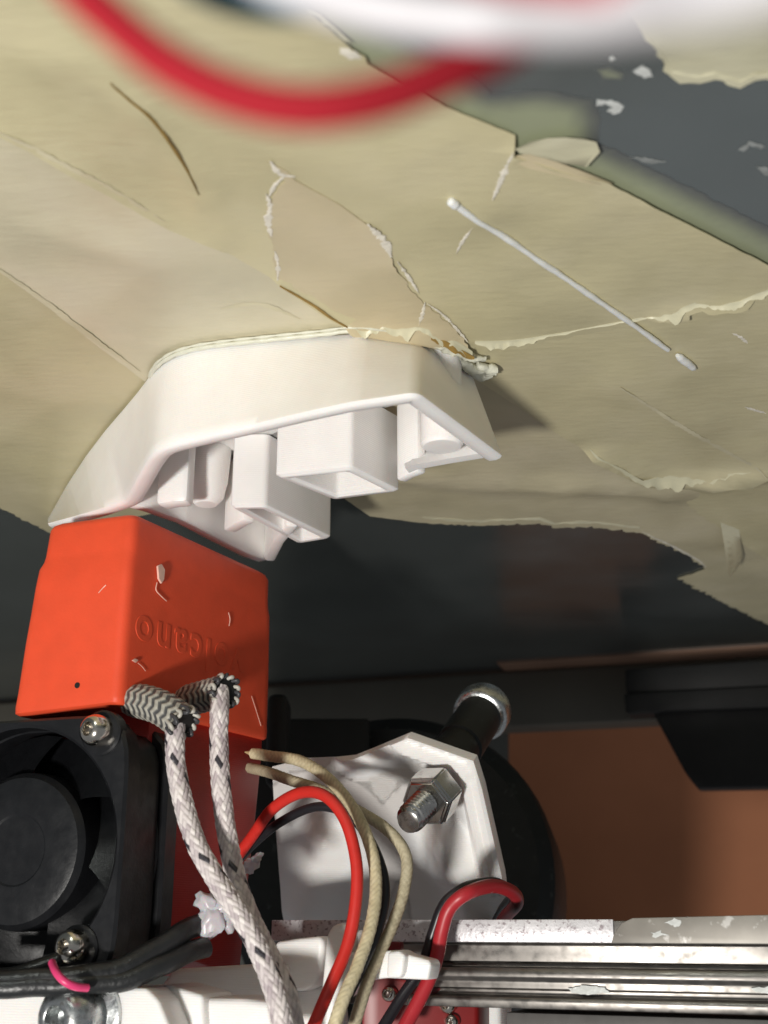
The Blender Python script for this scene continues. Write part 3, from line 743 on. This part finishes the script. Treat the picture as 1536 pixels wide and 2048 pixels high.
def dome_screw(c, ax, r, parent, m, name='screw', sock_r=.42):
    o = lathe(name, c, ax, [(r, -.2), (r, .25 * r), (r * .97, .55 * r), (r * .86, .85 * r), (r * .66, 1.05 * r), (r * .45, 1.12 * r), (r * sock_r, 1.08 * r), (r * sock_r * .9, .55 * r), (0, .5 * r)], m, parent, 36, 50)
    return o
for x, y in ((190, 1460), (142, 1893)):
    c = on_plane(x, y, FO + NL * 1.0, NL)
    boss = lathe('corner_boss', on_plane(x + 14, y + 6, FO, NL), NL, [(2.15, -1), (2.15, .15), (1.95, .3), (0, .3)], 'blackplastic', fan, 32)
    dome_screw(c - NL * .7, (NL + EL * .12).normalized(), 1.52, fan, 'steel')

# ================================================================== WIRES OF THE HOTEND
def weave(N, pitch, amp, tracer=None, base=(.88, .82, .79), alt=(.46, .39, .41)):
    def fn(a, s):
        u = N * a / (2 * math.pi); v = s / pitch
        p, q = u + v, u - v
        ip, iq = math.floor(p + 1e-6), math.floor(q + 1e-6)
        top = ((ip + iq) % 4) < 2
        f = (p - ip) if top else (q - iq); i = ip % N if top else iq % N
        h = 1 - (2 * abs(f - .5)) ** 2
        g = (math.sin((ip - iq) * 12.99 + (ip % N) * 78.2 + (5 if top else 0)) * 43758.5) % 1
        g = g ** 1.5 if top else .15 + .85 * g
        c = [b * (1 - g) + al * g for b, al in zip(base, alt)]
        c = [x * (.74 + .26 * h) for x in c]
        if tracer is not None and top and i == tracer: c = [.035, .032, .04]
        return (amp * (h - .5) + amp * .9 * (g - .5) * -1, c)
    return fn
def dp(pts): return [at_depth(*p) for p in pts]
def chevron(a, s):
    zz = abs(((a / (2 * math.pi) * 9) % 1) - .5) * 2
    ph = (s / .86 + zz * .40) % 1
    k = 0.5 - 0.5 * math.cos(2 * math.pi * ph)
    w = max(0, min(1, (k - .42) / .16))
    f = .62 + .38 * math.cos(18 * math.pi * a / math.pi)
    c = [(.085 * (1 - w) + x * w) * (.7 + .3 * f) for x in (.46, .44, .38)]
    return (.10 * (k - .5) + .05 * f, c)
GW = 'braided heater wires leaving the orange sock'
def collar(name, pts, r, parent):
    path = catmull(pts, .3); n = 72; vs, fs, cols = [], [], []
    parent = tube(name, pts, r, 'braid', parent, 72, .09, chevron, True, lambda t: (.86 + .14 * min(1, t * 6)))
    # frayed open end: small loops of thread round the mouth
    e = path[-1]; t = (path[-1] - path[-3]).normalized(); u = t.orthogonal().normalized(); v = t.cross(u)
    for k in range(14):
        a = 2 * math.pi * k / 14; d = u * math.cos(a) + v * math.sin(a); d2 = u * math.cos(a + .35) + v * math.sin(a + .35)
        col = (.05, .05, .055) if k % 2 else (.48, .46, .41)
        rr = r * random.uniform(.94, 1.06)
        tube('frayed_thread', [e + d * rr * .9 - t * .7, e + d * rr * 1.05 + t * .1, e + (d + d2) * .5 * rr * .98 + t * random.uniform(.25, .6), e + d2 * rr * .8 - t * .1], .2, 'braid', parent, 8, .12, lambda a_, s_, c=col: (0, c))
    # dark mouth
    lathe('mouth', e + t * .06, t, [(r * .98, -.3), (r * .86, .05), (0, .05)], 'blackmatte', parent, 24)
hw1 = thing('heater_wire', at_depth(365, 1450, 114), 'white braided wire with black flecks, the left one of two at the sock', 'wire', GW)
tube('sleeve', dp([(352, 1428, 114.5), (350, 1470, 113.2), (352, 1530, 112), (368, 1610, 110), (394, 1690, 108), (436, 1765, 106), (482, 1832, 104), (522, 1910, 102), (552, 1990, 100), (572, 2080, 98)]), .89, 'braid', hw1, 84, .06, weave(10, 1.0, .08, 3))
collar('collar', dp([(262, 1402, 118.5), (290, 1404, 117), (328, 1418, 115.2), (366, 1446, 113.6)]), 1.62, hw1)
hw2 = thing('heater_wire', at_depth(445, 1390, 118), 'white braided wire with black flecks, the right one of two at the sock', 'wire', GW)
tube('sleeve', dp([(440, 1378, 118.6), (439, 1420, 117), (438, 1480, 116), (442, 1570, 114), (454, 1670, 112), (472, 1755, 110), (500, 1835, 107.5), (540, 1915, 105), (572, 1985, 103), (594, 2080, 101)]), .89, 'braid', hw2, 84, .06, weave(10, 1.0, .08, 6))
collar('collar', dp([(368, 1404, 122.5), (395, 1396, 121), (425, 1388, 119.6), (450, 1382, 118.2)]), 1.55, hw2)
GT = 'cream thermistor wires beside the red wire'
creamf = weave(6, .55, .045, None, (.68, .60, .40), (.60, .52, .32))
tw1 = thing('thermistor_wire', at_depth(560, 1510, 128), 'cream cloth wire arching highest out of the orange sock', 'wire', GT)
tube('sleeve', dp([(506, 1507, 131), (545, 1513, 129), (600, 1522, 126), (655, 1556, 122), (705, 1615, 118), (740, 1690, 115), (752, 1770, 112.5), (742, 1850, 110), (716, 1930, 107.5), (686, 2000, 105.5), (660, 2080, 104)]), .58, 'cream', tw1, 26, .14, creamf)
tube('fibre_end', dp([(490, 1504, 131.5), (500, 1506, 131.2), (512, 1508, 130.6)]), .5, 'cream', tw1, 10, .2, lambda a, s: (0, (.5, .38, .2)), True, lambda t: .15 + .85 * t)
tw2 = thing('thermistor_wire', at_depth(560, 1555, 128), 'cream cloth wire running lowest, bending past the hex nut', 'wire', GT)
tube('sleeve', dp([(500, 1536, 133), (535, 1544, 129.5), (580, 1560, 127), (640, 1580, 124), (710, 1618, 121), (775, 1660, 119), (812, 1712, 117.5), (808, 1780, 116), (785, 1850, 114), (752, 1920, 112), (728, 1985, 110), (700, 2080, 108)]), .57, 'cream', tw2, 26, .14, weave(6, .55, .04, None, (.55, .49, .34), (.48, .42, .28)))
rw = thing('red_wire', at_depth(500, 1690, 122), 'bright red wire arching in front of the white bracket', 'wire')
tube('insulation', dp([(470, 1720, 124), (505, 1672, 122.5), (545, 1618, 120), (600, 1586, 118), (650, 1592, 116), (690, 1640, 114), (712, 1720, 112), (712, 1800, 110.5), (695, 1890, 109), (662, 1970, 107), (615, 2080, 105)]), .58, 'redwire', rw, 18, .4)
bw = thing('black_wire', at_depth(490, 1710, 124), 'thin black wire arching just behind the bright red wire', 'wire')
tube('insulation', dp([(470, 1728, 125.5), (505, 1690, 124), (560, 1645, 122), (630, 1614, 120), (690, 1626, 118.5), (735, 1672, 117), (765, 1740, 115.5), (770, 1800, 114), (752, 1870, 112.5), (712, 1960, 110), (650, 2080, 107)]), .47, 'blackwire', bw, 16, .4)
rw2 = thing('red_wire', at_depth(960, 1775, 116), 'dark red scuffed wire looping over the rail at the right', 'wire')
tube('insulation', dp([(985, 1872, 133), (1012, 1832, 129), (1034, 1806, 124), (1024, 1784, 121), (985, 1772, 118), (935, 1786, 115), (900, 1815, 115), (884, 1860, 115), (872, 1920, 115), (846, 1985, 114), (795, 2080, 112)]), .68, 'crimson', rw2, 18, .4)
bw2 = thing('black_wire', at_depth(900, 1790, 118), 'black wire running behind the dark red wire over the rail', 'wire')
tube('insulation', dp([(978, 1872, 134), (1004, 1822, 130), (1022, 1790, 125), (990, 1766, 121), (935, 1774, 118), (890, 1806, 117), (868, 1860, 116.5), (845, 1930, 116), (800, 2000, 115), (750, 2080, 113)]), .56, 'blackwire', bw2, 16, .4)

# ================================================================== WHITE BRACKET WITH NUT
d_far = at_depth(967, 1420, 150); d_near = at_depth(815, 1650, 123)
AX = (d_near - d_far).normalized()                     # towards the camera along the bolt
def along(t): return d_far.lerp(d_near, t)
brk = thing('mount_bracket', at_depth(800, 1840, 128), 'white printed bracket with a hex nut, standing on the rail', 'bracket')
bp0 = along(.72)
outline = [(700, 1524), (745, 1506), (812, 1478), (945, 1525), (962, 1580), (1002, 1757), (1012, 1835), (990, 1870), (560, 1880), (545, 1760), (535, 1640), (530, 1548), (600, 1530), (660, 1528)]
U2 = AX.cross(UP).normalized(); V2 = U2.cross(AX).normalized()
def to2(p): return Vector(((p - bp0).dot(U2), (p - bp0).dot(V2)))
o3 = [on_plane(x, y, bp0, AX) for x, y in outline]; o2 = [to2(p) for p in o3]
def in2(x, y): return to2(on_plane(x, y, bp0, AX))
dense = []
for i in range(len(o2)):
    a, b = o2[i], o2[(i + 1) % len(o2)]; kk = max(1, int((b - a).length / .5))
    dense += [a.lerp(b, j / kk) for j in range(kk)]
v2 = list(dense); nb = len(v2)
x0, x1 = min(p.x for p in v2), max(p.x for p in v2); y0, y1 = min(p.y for p in v2), max(p.y for p in v2)
gx = x0
while gx < x1:
    gy = y0
    while gy < y1: v2.append(Vector((gx, gy))); gy += .45
    gx += .45
r_ = delaunay_2d_cdt(v2, [(i, (i + 1) % nb) for i in range(nb)], [], 1, 1e-5)
nutc = in2(868, 1588)
right_e = [in2(*p) for p in ((945, 1525), (962, 1580), (1002, 1757))]; top_e = [in2(*p) for p in ((812, 1478), (945, 1525))]; left_e = [in2(*p) for p in ((700, 1524), (812, 1478))]
bl1 = [in2(*p) for p in ((880, 1700), (930, 1790), (940, 1840))]; bl2 = [in2(*p) for p in ((640, 1700), (620, 1780), (600, 1840))]
groove = [in2(*p) for p in ((940, 1560), (955, 1640), (984, 1770))]
def sm(a, b, x): t = max(0, min(1, (x - a) / (b - a))); return t * t * (3 - 2 * t)
def bump_h(p):
    de = min(poly_dist(p, right_e), poly_dist(p, top_e)); dl = poly_dist(p, left_e)
    rim = max(1 - sm(1.9, 3.3, de), .75 * (1 - sm(1.0, 3.0, dl)))
    h = -1.9 * (1 - rim)
    h -= .5 * math.exp(-(poly_dist(p, groove) / .28) ** 2)     # line along the right rim
    h -= .35 * (1 - sm(0, .35, de))                            # broken outer edge
    dn = (p - nutc).length
    h = h * sm(2.2, 3.4, dn) - 1.9 * (1 - sm(2.2, 3.4, dn))
    h += 2.4 * math.exp(-(poly_dist(p, bl1) / 2.2) ** 2)       # rounded flanks below the nut
    h += 2.0 * math.exp(-(poly_dist(p, bl2) / 2.6) ** 2)
    return h
vs = [bp0 + U2 * p.x + V2 * p.y + AX * bump_h(p) for p in r_[0]]; nv = len(vs)
bk_ = [bp0 + U2 * p.x + V2 * p.y - AX * 1.9 for p in r_[0]]
cnt = {}
for f in r_[2]:
    for a, b in zip(f, list(f[1:]) + [f[0]]): cnt.setdefault((min(a, b), max(a, b)), []).append((a, b))
fs = [tuple(f) for f in r_[2]] + [tuple(i + nv for i in f[::-1]) for f in r_[2]]
for e in cnt.values():
    if len(e) == 1: a, b = e[0]; fs.append((b, a, a + nv, b + nv))
mesh_obj('body', vs + bk_, fs, 'print', brk, True, 38)
ft = at_depth(780, 1838, 124)
# nut and bolt
nb_far = at_depth(882, 1574, 129.5); nb_near = at_depth(816, 1642, 122)
AN = (nb_near - nb_far).normalized(); nut_c = nb_far.lerp(nb_near, .28); bm = bmesh.new()
uu = AN.orthogonal().normalized(); vv = AN.cross(uu)
def hexring(r, h, rot=.35): return [bm.verts.new(nut_c + (uu * math.cos(rot + math.pi / 3 * i) + vv * math.sin(rot + math.pi / 3 * i)) * r + AN * h) for i in range(6)]
RR = [hexring(2.95, -1.6), hexring(2.95, 1.4), hexring(2.55, 1.85)]
for a, b in zip(RR, RR[1:]):
    for i in range(6): bm.faces.new((a[i], a[(i + 1) % 6], b[(i + 1) % 6], b[i]))
bm.faces.new(RR[0][::-1]); bm.faces.new(RR[2])
bmesh.ops.bevel(bm, geom=bm.edges[:], offset=.16, segments=2, affect='EDGES', clamp_overlap=True)
bm_obj('hex_nut', bm, 'bolt', brk, True, 30)
# threaded end (helical ridges)
def thread(a, s):
    ph = (s / .62 + a / (2 * math.pi)) % 1
    return (-.34 * abs(ph - .5) * 2, (1, 1, 1))
tube('bolt_thread', [nb_far.lerp(nb_near, q) for q in (.1, .4, .7, 1.0)], 1.58, 'bolt', brk, 40, .06, thread, True, lambda t: 1.0 if t < .9 else 1 - (t - .9) * 1.6)

sb = thing('spring_bolt', along(.55), 'black bolt with a silver flanged end behind the white bracket', 'bolt')
lathe('shaft', along(.55), -AX, [(0, -1), (2.9, -1), (2.9, 2), (2.55, 2.2), (2.55, 5.2), (2.8, 5.4), (2.8, 14.2), (0, 14.2)], 'rubber', sb, 36)
LS = (along(.55) - d_far).length
lathe('flange', d_far, -AX, [(0, -2.2), (3.0, -2.2), (3.35, -2.0), (3.5, -1.6), (3.5, .2), (3.3, .9), (2.6, 1.3), (0, 1.5)], 'zinc', sb, 40, 40)

drum = thing('black_drum', at_depth(790, 2020, 178), 'large round black drum half hidden behind the white bracket', 'drum')
dc = at_depth(782, 1762, 180)
DN = Vector((-.2, -.96, .12)).normalized()
lathe('drum_body', dc, DN, [(0, 3.5), (18, 3.5), (22.5, 3.0), (24.6, 1.4), (25.2, -.6), (25.2, -14), (0, -14)], 'rubber', drum, 64, 30)
box('mount_plate', at_depth(505, 1436, 184), Vector((18, 0, 0)), Vector((0, 3, 0)), UP * -14, 'blackmatte', drum, .6, 2)
box('mount_block', at_depth(535, 1386, 158), Vector((2.6, 0, 0)), Vector((0, 8, 0)), UP * -12, 'blackmatte', drum, .9, 3)

# ================================================================== RAIL
RP = at_depth(800, 1842, 121)
RX = Vector((math.cos(math.radians(24)), -math.sin(math.radians(24)), 0)); RY = Vector((-RX.y, RX.x, 0))
def on_rail(x, y, d=0.0): return on_plane(x, y, RP - RY * d, RY)
rail = thing('linear_rail', on_rail(1050, 1995), 'worn steel linear rail running to the right edge under the bracket', 'rail')
zt = on_rail(1100, 1839).z
xl = on_rail(545, 1860); xr = on_rail(1700, 1860)
def ragged(px):
    out = []
    for i in range(len(px)):
        (x, y), (x2, y2) = px[i], px[(i + 1) % len(px)]
        for q in range(6):
            t = q / 6; xx, yy = x + (x2 - x) * t, y + (y2 - y) * t
            out.append((xx + 9 * nz(xx, yy, .12, 4), yy + 4 * nz(xx, yy, .17, 8)))
    return out
def railbar(name, prof, m, l=xl, r=xr, bev=.12):
    pts = [flat(l, zt - h) - RY * d for d, h in prof]
    vec = flat(r, 0) - flat(l, 0)
    return prism(name, pts, vec, m, rail, bev, 2)
railbar('rail_body', [(-.1, .12), (-.1, 2.15), (-.45, 2.3), (-.45, 3.85), (-1.3, 3.95), (-1.3, 4.35), (.05, 4.35), (.25, 4.8), (.25, 5.2), (-.15, 5.6), (-.15, 6.25), (-1.2, 6.35), (-1.2, 6.9), (-.1, 6.95), (.05, 7.3), (-.1, 8.0), (-9, 8.0), (-9, .12)], 'rail')
railbar('face_plate', [(.22, 0), (.30, 2.05), (-.16, 2.1), (-.16, 0)], 'railplate', xl, on_rail(1228, 1860), .06)
fpx = [(1222, 1886), (1228, 1866), (1243, 1846), (1265, 1836), (1700, 1826), (1700, 1889)]
prism('dull_cover', [on_rail(x, y, .34) for x, y in fpx], RY * .5, 'raildull', rail, .08)
for px in ([(1330, 1846), (1350, 1838), (1366, 1842), (1360, 1852), (1345, 1853)], [(1300, 1866), (1322, 1862), (1335, 1870), (1312, 1874)]):
    prism('dried_splash', [on_rail(x, y, .36) for x, y in ragged(px)], RY * -.03, 'fleck', rail)
for px in ([(1135, 1977), (1170, 1970), (1215, 1976), (1220, 1984), (1180, 1990), (1140, 1986)], [(1505, 1975), (1545, 1972), (1545, 1988), (1512, 1984)]):
    prism('dried_splash', [on_rail(x, y, .08) for x, y in ragged(px)], RY * -.03, 'fleck', rail)
gb = thing('gantry_beam', on_rail(1200, 2060, -2), 'dark grey beam directly below the steel rail', 'beam')
gl_ = on_rail(1005, 2000); gr_ = on_rail(1720, 2000)
prism('upper_face', [flat(gl_, zt - 8.4) - RY * -1.0, flat(gl_, zt - 9.7) - RY * -.8, flat(gl_, zt - 9.7) - RY * -9, flat(gl_, zt - 8.4) - RY * -9], flat(gr_, 0) - flat(gl_, 0), 'greyframe', gb, .15)
prism('lower_face', [flat(gl_, zt - 9.8) - RY * -2.2, flat(gl_, zt - 16) - RY * -2.2, flat(gl_, zt - 16) - RY * -9, flat(gl_, zt - 9.8) - RY * -9], flat(gr_, 0) - flat(gl_, 0), 'beam', gb, .15)
post = thing('white_post', at_depth(978, 2060, 112), 'white printed post below the rail beside the red parts', 'post')
prism('post_body', [at_depth(x, y, 121.5) for x, y in ((955, 1975), (1000, 1975), (1008, 2900), (948, 2900))], RY * 4, 'print', post, .4)  # lengthened far below view so it shades the wall
rc = thing('red_carriage', at_depth(840, 2060, 116), 'red plastic carriage piece below the white clip, shade put into its colour', 'carriage')
prism('carriage_body', [at_depth(x, y, 118.5) for x, y in ((722, 1962), (760, 1950), (955, 1982), (958, 2900), (715, 2900))], RY * 5, 'shaded_red', rc, .4)  # lower part added out of view to cast the wall shadow
for x, y, r in ((780, 1988, .75), (897, 2010, .8), (905, 2042, .7)):
    dome_screw(at_depth(x, y, 118.2), -RY, r, rc, 'steel')
prism('upper_tab', [at_depth(x, y, 117) for x, y in ((770, 1882), (800, 1884), (800, 1908), (768, 1908))], RY * 1.0, 'shaded_red', rc, .1)

# ================================================================== WHITE CLIP, CARRIAGE BLOCK
clip = thing('cable_clip', at_depth(700, 1980, 113), 'white printed clip arm holding the wires in front of the rail', 'clip')
def pd(px, d): return [at_depth(x, y, d) for x, y in px]
CP = at_depth(700, 1920, 113.5)
def cl(px, o_=0): return [on_plane(x, y, CP - RY * o_, RY) for x, y in px]
prism('tab', cl([(652, 1870), (662, 1852), (684, 1844), (700, 1850), (704, 1880), (690, 1985), (640, 2090), (600, 2090), (640, 1990)], .2), RY * 2.2, 'print', clip, .5, 3)
prism('tab', cl([(706, 1866), (720, 1858), (732, 1866), (735, 1905), (706, 1905)], -1.2), RY * 1.5, 'print', clip, .4, 3)
prism('arm', cl([(690, 1905), (760, 1902), (798, 1900), (812, 1908), (858, 1920), (862, 1930), (856, 1960), (770, 1956), (730, 1962), (700, 1985), (680, 2000)], .0), RY * 2.6, 'print', clip, .55, 3)
prism('arm_rib', cl([(775, 1904), (798, 1901), (810, 1910), (806, 1945), (800, 1956), (772, 1955)], .9), RY * 1.3, 'print', clip, .45, 3)
prism('cup', cl([(548, 1884), (600, 1876), (642, 1872), (648, 1890), (640, 1950), (628, 1972), (600, 1984), (575, 1978), (555, 1940)], -1.0), RY * 4, 'print', clip, .6, 3)
prism('foot', cl([(470, 1960), (560, 1978), (650, 1970), (720, 2900), (400, 2900)], -3.0), RY * 5, 'print', clip, .5, 3)  # extended downward out of sight to keep lamp light off the wall

blk = thing('carriage_block', at_depth(200, 2090, 104), 'white printed block with a large dome screw at the bottom left', 'carriage')
KP = at_depth(250, 1990, 104.5)
KX = (EL * -1).normalized(); KN = NL
def kp(px, o_=0): return [on_plane(x, y, KP + KN * o_, KN) for x, y in px]
prism('front_face', kp([(-120, 1992), (90, 1984), (210, 1974), (292, 1976), (316, 2000), (345, 2070), (420, 2900), (-420, 2900), (-420, 1998)]), -KN * 6, 'print', blk, .35, 3)  # unseen lower end drawn long to widen the shadow on the wall
prism('side_block', kp([(288, 1984), (330, 1968), (405, 1990), (412, 2120), (300, 2120)], -3.5), -KN * 6, 'print', blk, .4, 3)
prism('side_block', kp([(400, 1996), (480, 1996), (540, 2003), (560, 2120), (400, 2120)], -4.5), -KN * 6, 'print', blk, .6, 3)
prism('rear_block', kp([(318, 1975), (345, 1938), (480, 1930), (560, 1930), (560, 2050), (318, 2050)], -14), -KN * 4, 'print', blk, .5, 3)
sc_c = on_plane(160, 2034, KP + KN * .3, KN)
lathe('washer', on_plane(172, 2034, KP + KN * .05, KN), KN, [(0, .0), (3.6, .0), (3.6, .45), (3.4, .55), (0, .55)], 'zinc', blk, 40)
dome_screw(sc_c, (KN + EL * .15).normalized(), 2.95, blk, 'zinc', 'dome_screw', .38)

# black heat-shrink leads
GS = 'black heat shrink leads below the fan'
for lab, pts, r in (('thicker black heat shrink lead running up to the glue blob', [(-60, 1966, 103), (60, 1960, 103.4), (160, 1953, 104), (240, 1938, 105), (310, 1900, 107), (360, 1868, 109), (412, 1842, 112)], .98),
                    ('lower black heat shrink lead ending under the glue blob', [(-60, 1976, 102.6), (60, 1973, 103), (160, 1968, 103.6), (250, 1960, 104.5), (320, 1932, 106), (370, 1908, 108), (412, 1894, 110)], .92),
                    ('black lead crossing behind the lower fan screw', [(-60, 1955, 106), (30, 1950, 106), (90, 1930, 106.5), (140, 1908, 107.5)], .75)):
    t = thing('heat_shrink_lead', at_depth(*pts[len(pts) // 2]), lab, 'wire', GS)
    tube('tubing', dp(pts), r, 'shrink', t, 18, .3, lambda a, s: (.05 * math.sin(s * 1.3 + a), (1, 1, 1)))
pk = thing('pink_wire', at_depth(128, 1955, 101), 'short bright pink wire loop between fan screw and dome screw', 'wire')
tube('insulation', dp([(104, 1925, 103), (112, 1944, 101.6), (128, 1962, 101), (150, 1973, 101.2), (175, 1976, 102)]), .34, 'pink', pk, 12, .2)

# translucent ragged glue
def glob(name, label, spots):
    g = thing(name, at_depth(*spots[0][:3]), label, 'glue')
    for x, y, d, r, el in spots:
        bm = bmesh.new(); bmesh.ops.create_icosphere(bm, subdivisions=3, radius=1.0); c = at_depth(x, y, d); dr = Vector((el[0], 0, el[1]))
        for v in bm.verts:
            q = v.co.copy(); k = 1 + .45 * mnoise.noise(q * 1.9 + c) + .28 * mnoise.noise(q * 5.0 + c)
            v.co = c + Vector((q.x * r * k, q.y * r * .55 * k, q.z * r * k)) + dr * max(0, q.dot(dr.normalized())) ** 2 * r * k
        bm_obj('glue_lump', bm, 'glue', g, True, 80)
glob('hot_glue_blob', 'ragged translucent glue scrap where the black leads end', [(444, 1808, 111.5, 1.35, (.3, .5)), (424, 1836, 110.8, 1.15, (-.2, -.6)), (455, 1834, 111.4, 1.0, (.4, -.4)), (418, 1808, 111.2, .9, (-.5, .3))])
glob('hot_glue_blob', 'small torn glue scrap where the arching black wire starts', [(500, 1732, 121.2, .7, (.5, .5)), (512, 1718, 121.2, .45, (.6, .5))])

# ================================================================== NEAR WIRES (out of focus, across the top)
GN = 'blurred wires across the top of the picture'
def ndp(pts, k): return [at_depth(x, y, d * k) for x, y, d in pts]
w = tag(tube('loose_wire', ndp([(40, -160, 31), (140, -40, 30.5), (230, 45, 30), (330, 125, 29.6), (450, 185, 29.2), (570, 214, 29), (680, 213, 29), (800, 185, 29.4), (910, 140, 30), (1010, 95, 31), (1100, 30, 32), (1180, -60, 33)], .68), .385, 'nearred', None, 20, .4), 'blurred red wire hanging in a deep loop at the top', 'wire', GN)
w = tag(tube('loose_wire', ndp([(430, -120, 24), (560, -40, 23.6), (700, 5, 23.2), (850, 30, 22.8), (1000, 42, 22.4), (1150, 34, 20), (1300, 10, 18), (1450, -20, 16), (1620, -70, 15)], .78), .36, 'nearwhite', None, 20, .4), 'blurred white wire crossing the top edge above the red loop', 'wire', GN)
w = tag(tube('loose_wire', ndp([(280, -120, 30), (390, -30, 30), (490, 8, 30), (590, 14, 30), (720, -14, 30.5), (820, -80, 31)], .8), .29, 'nearblue', None, 18, .4), 'blurred teal wire just showing at the top edge', 'wire', GN)
w = tag(tube('loose_wire', ndp([(800, -120, 19), (1000, -62, 18.5), (1200, -45, 18), (1400, -50, 17.5), (1600, -100, 17)], .8), .27, 'nearred', None, 18, .4), 'faint blurred red wire grazing the top right edge', 'wire', GN)
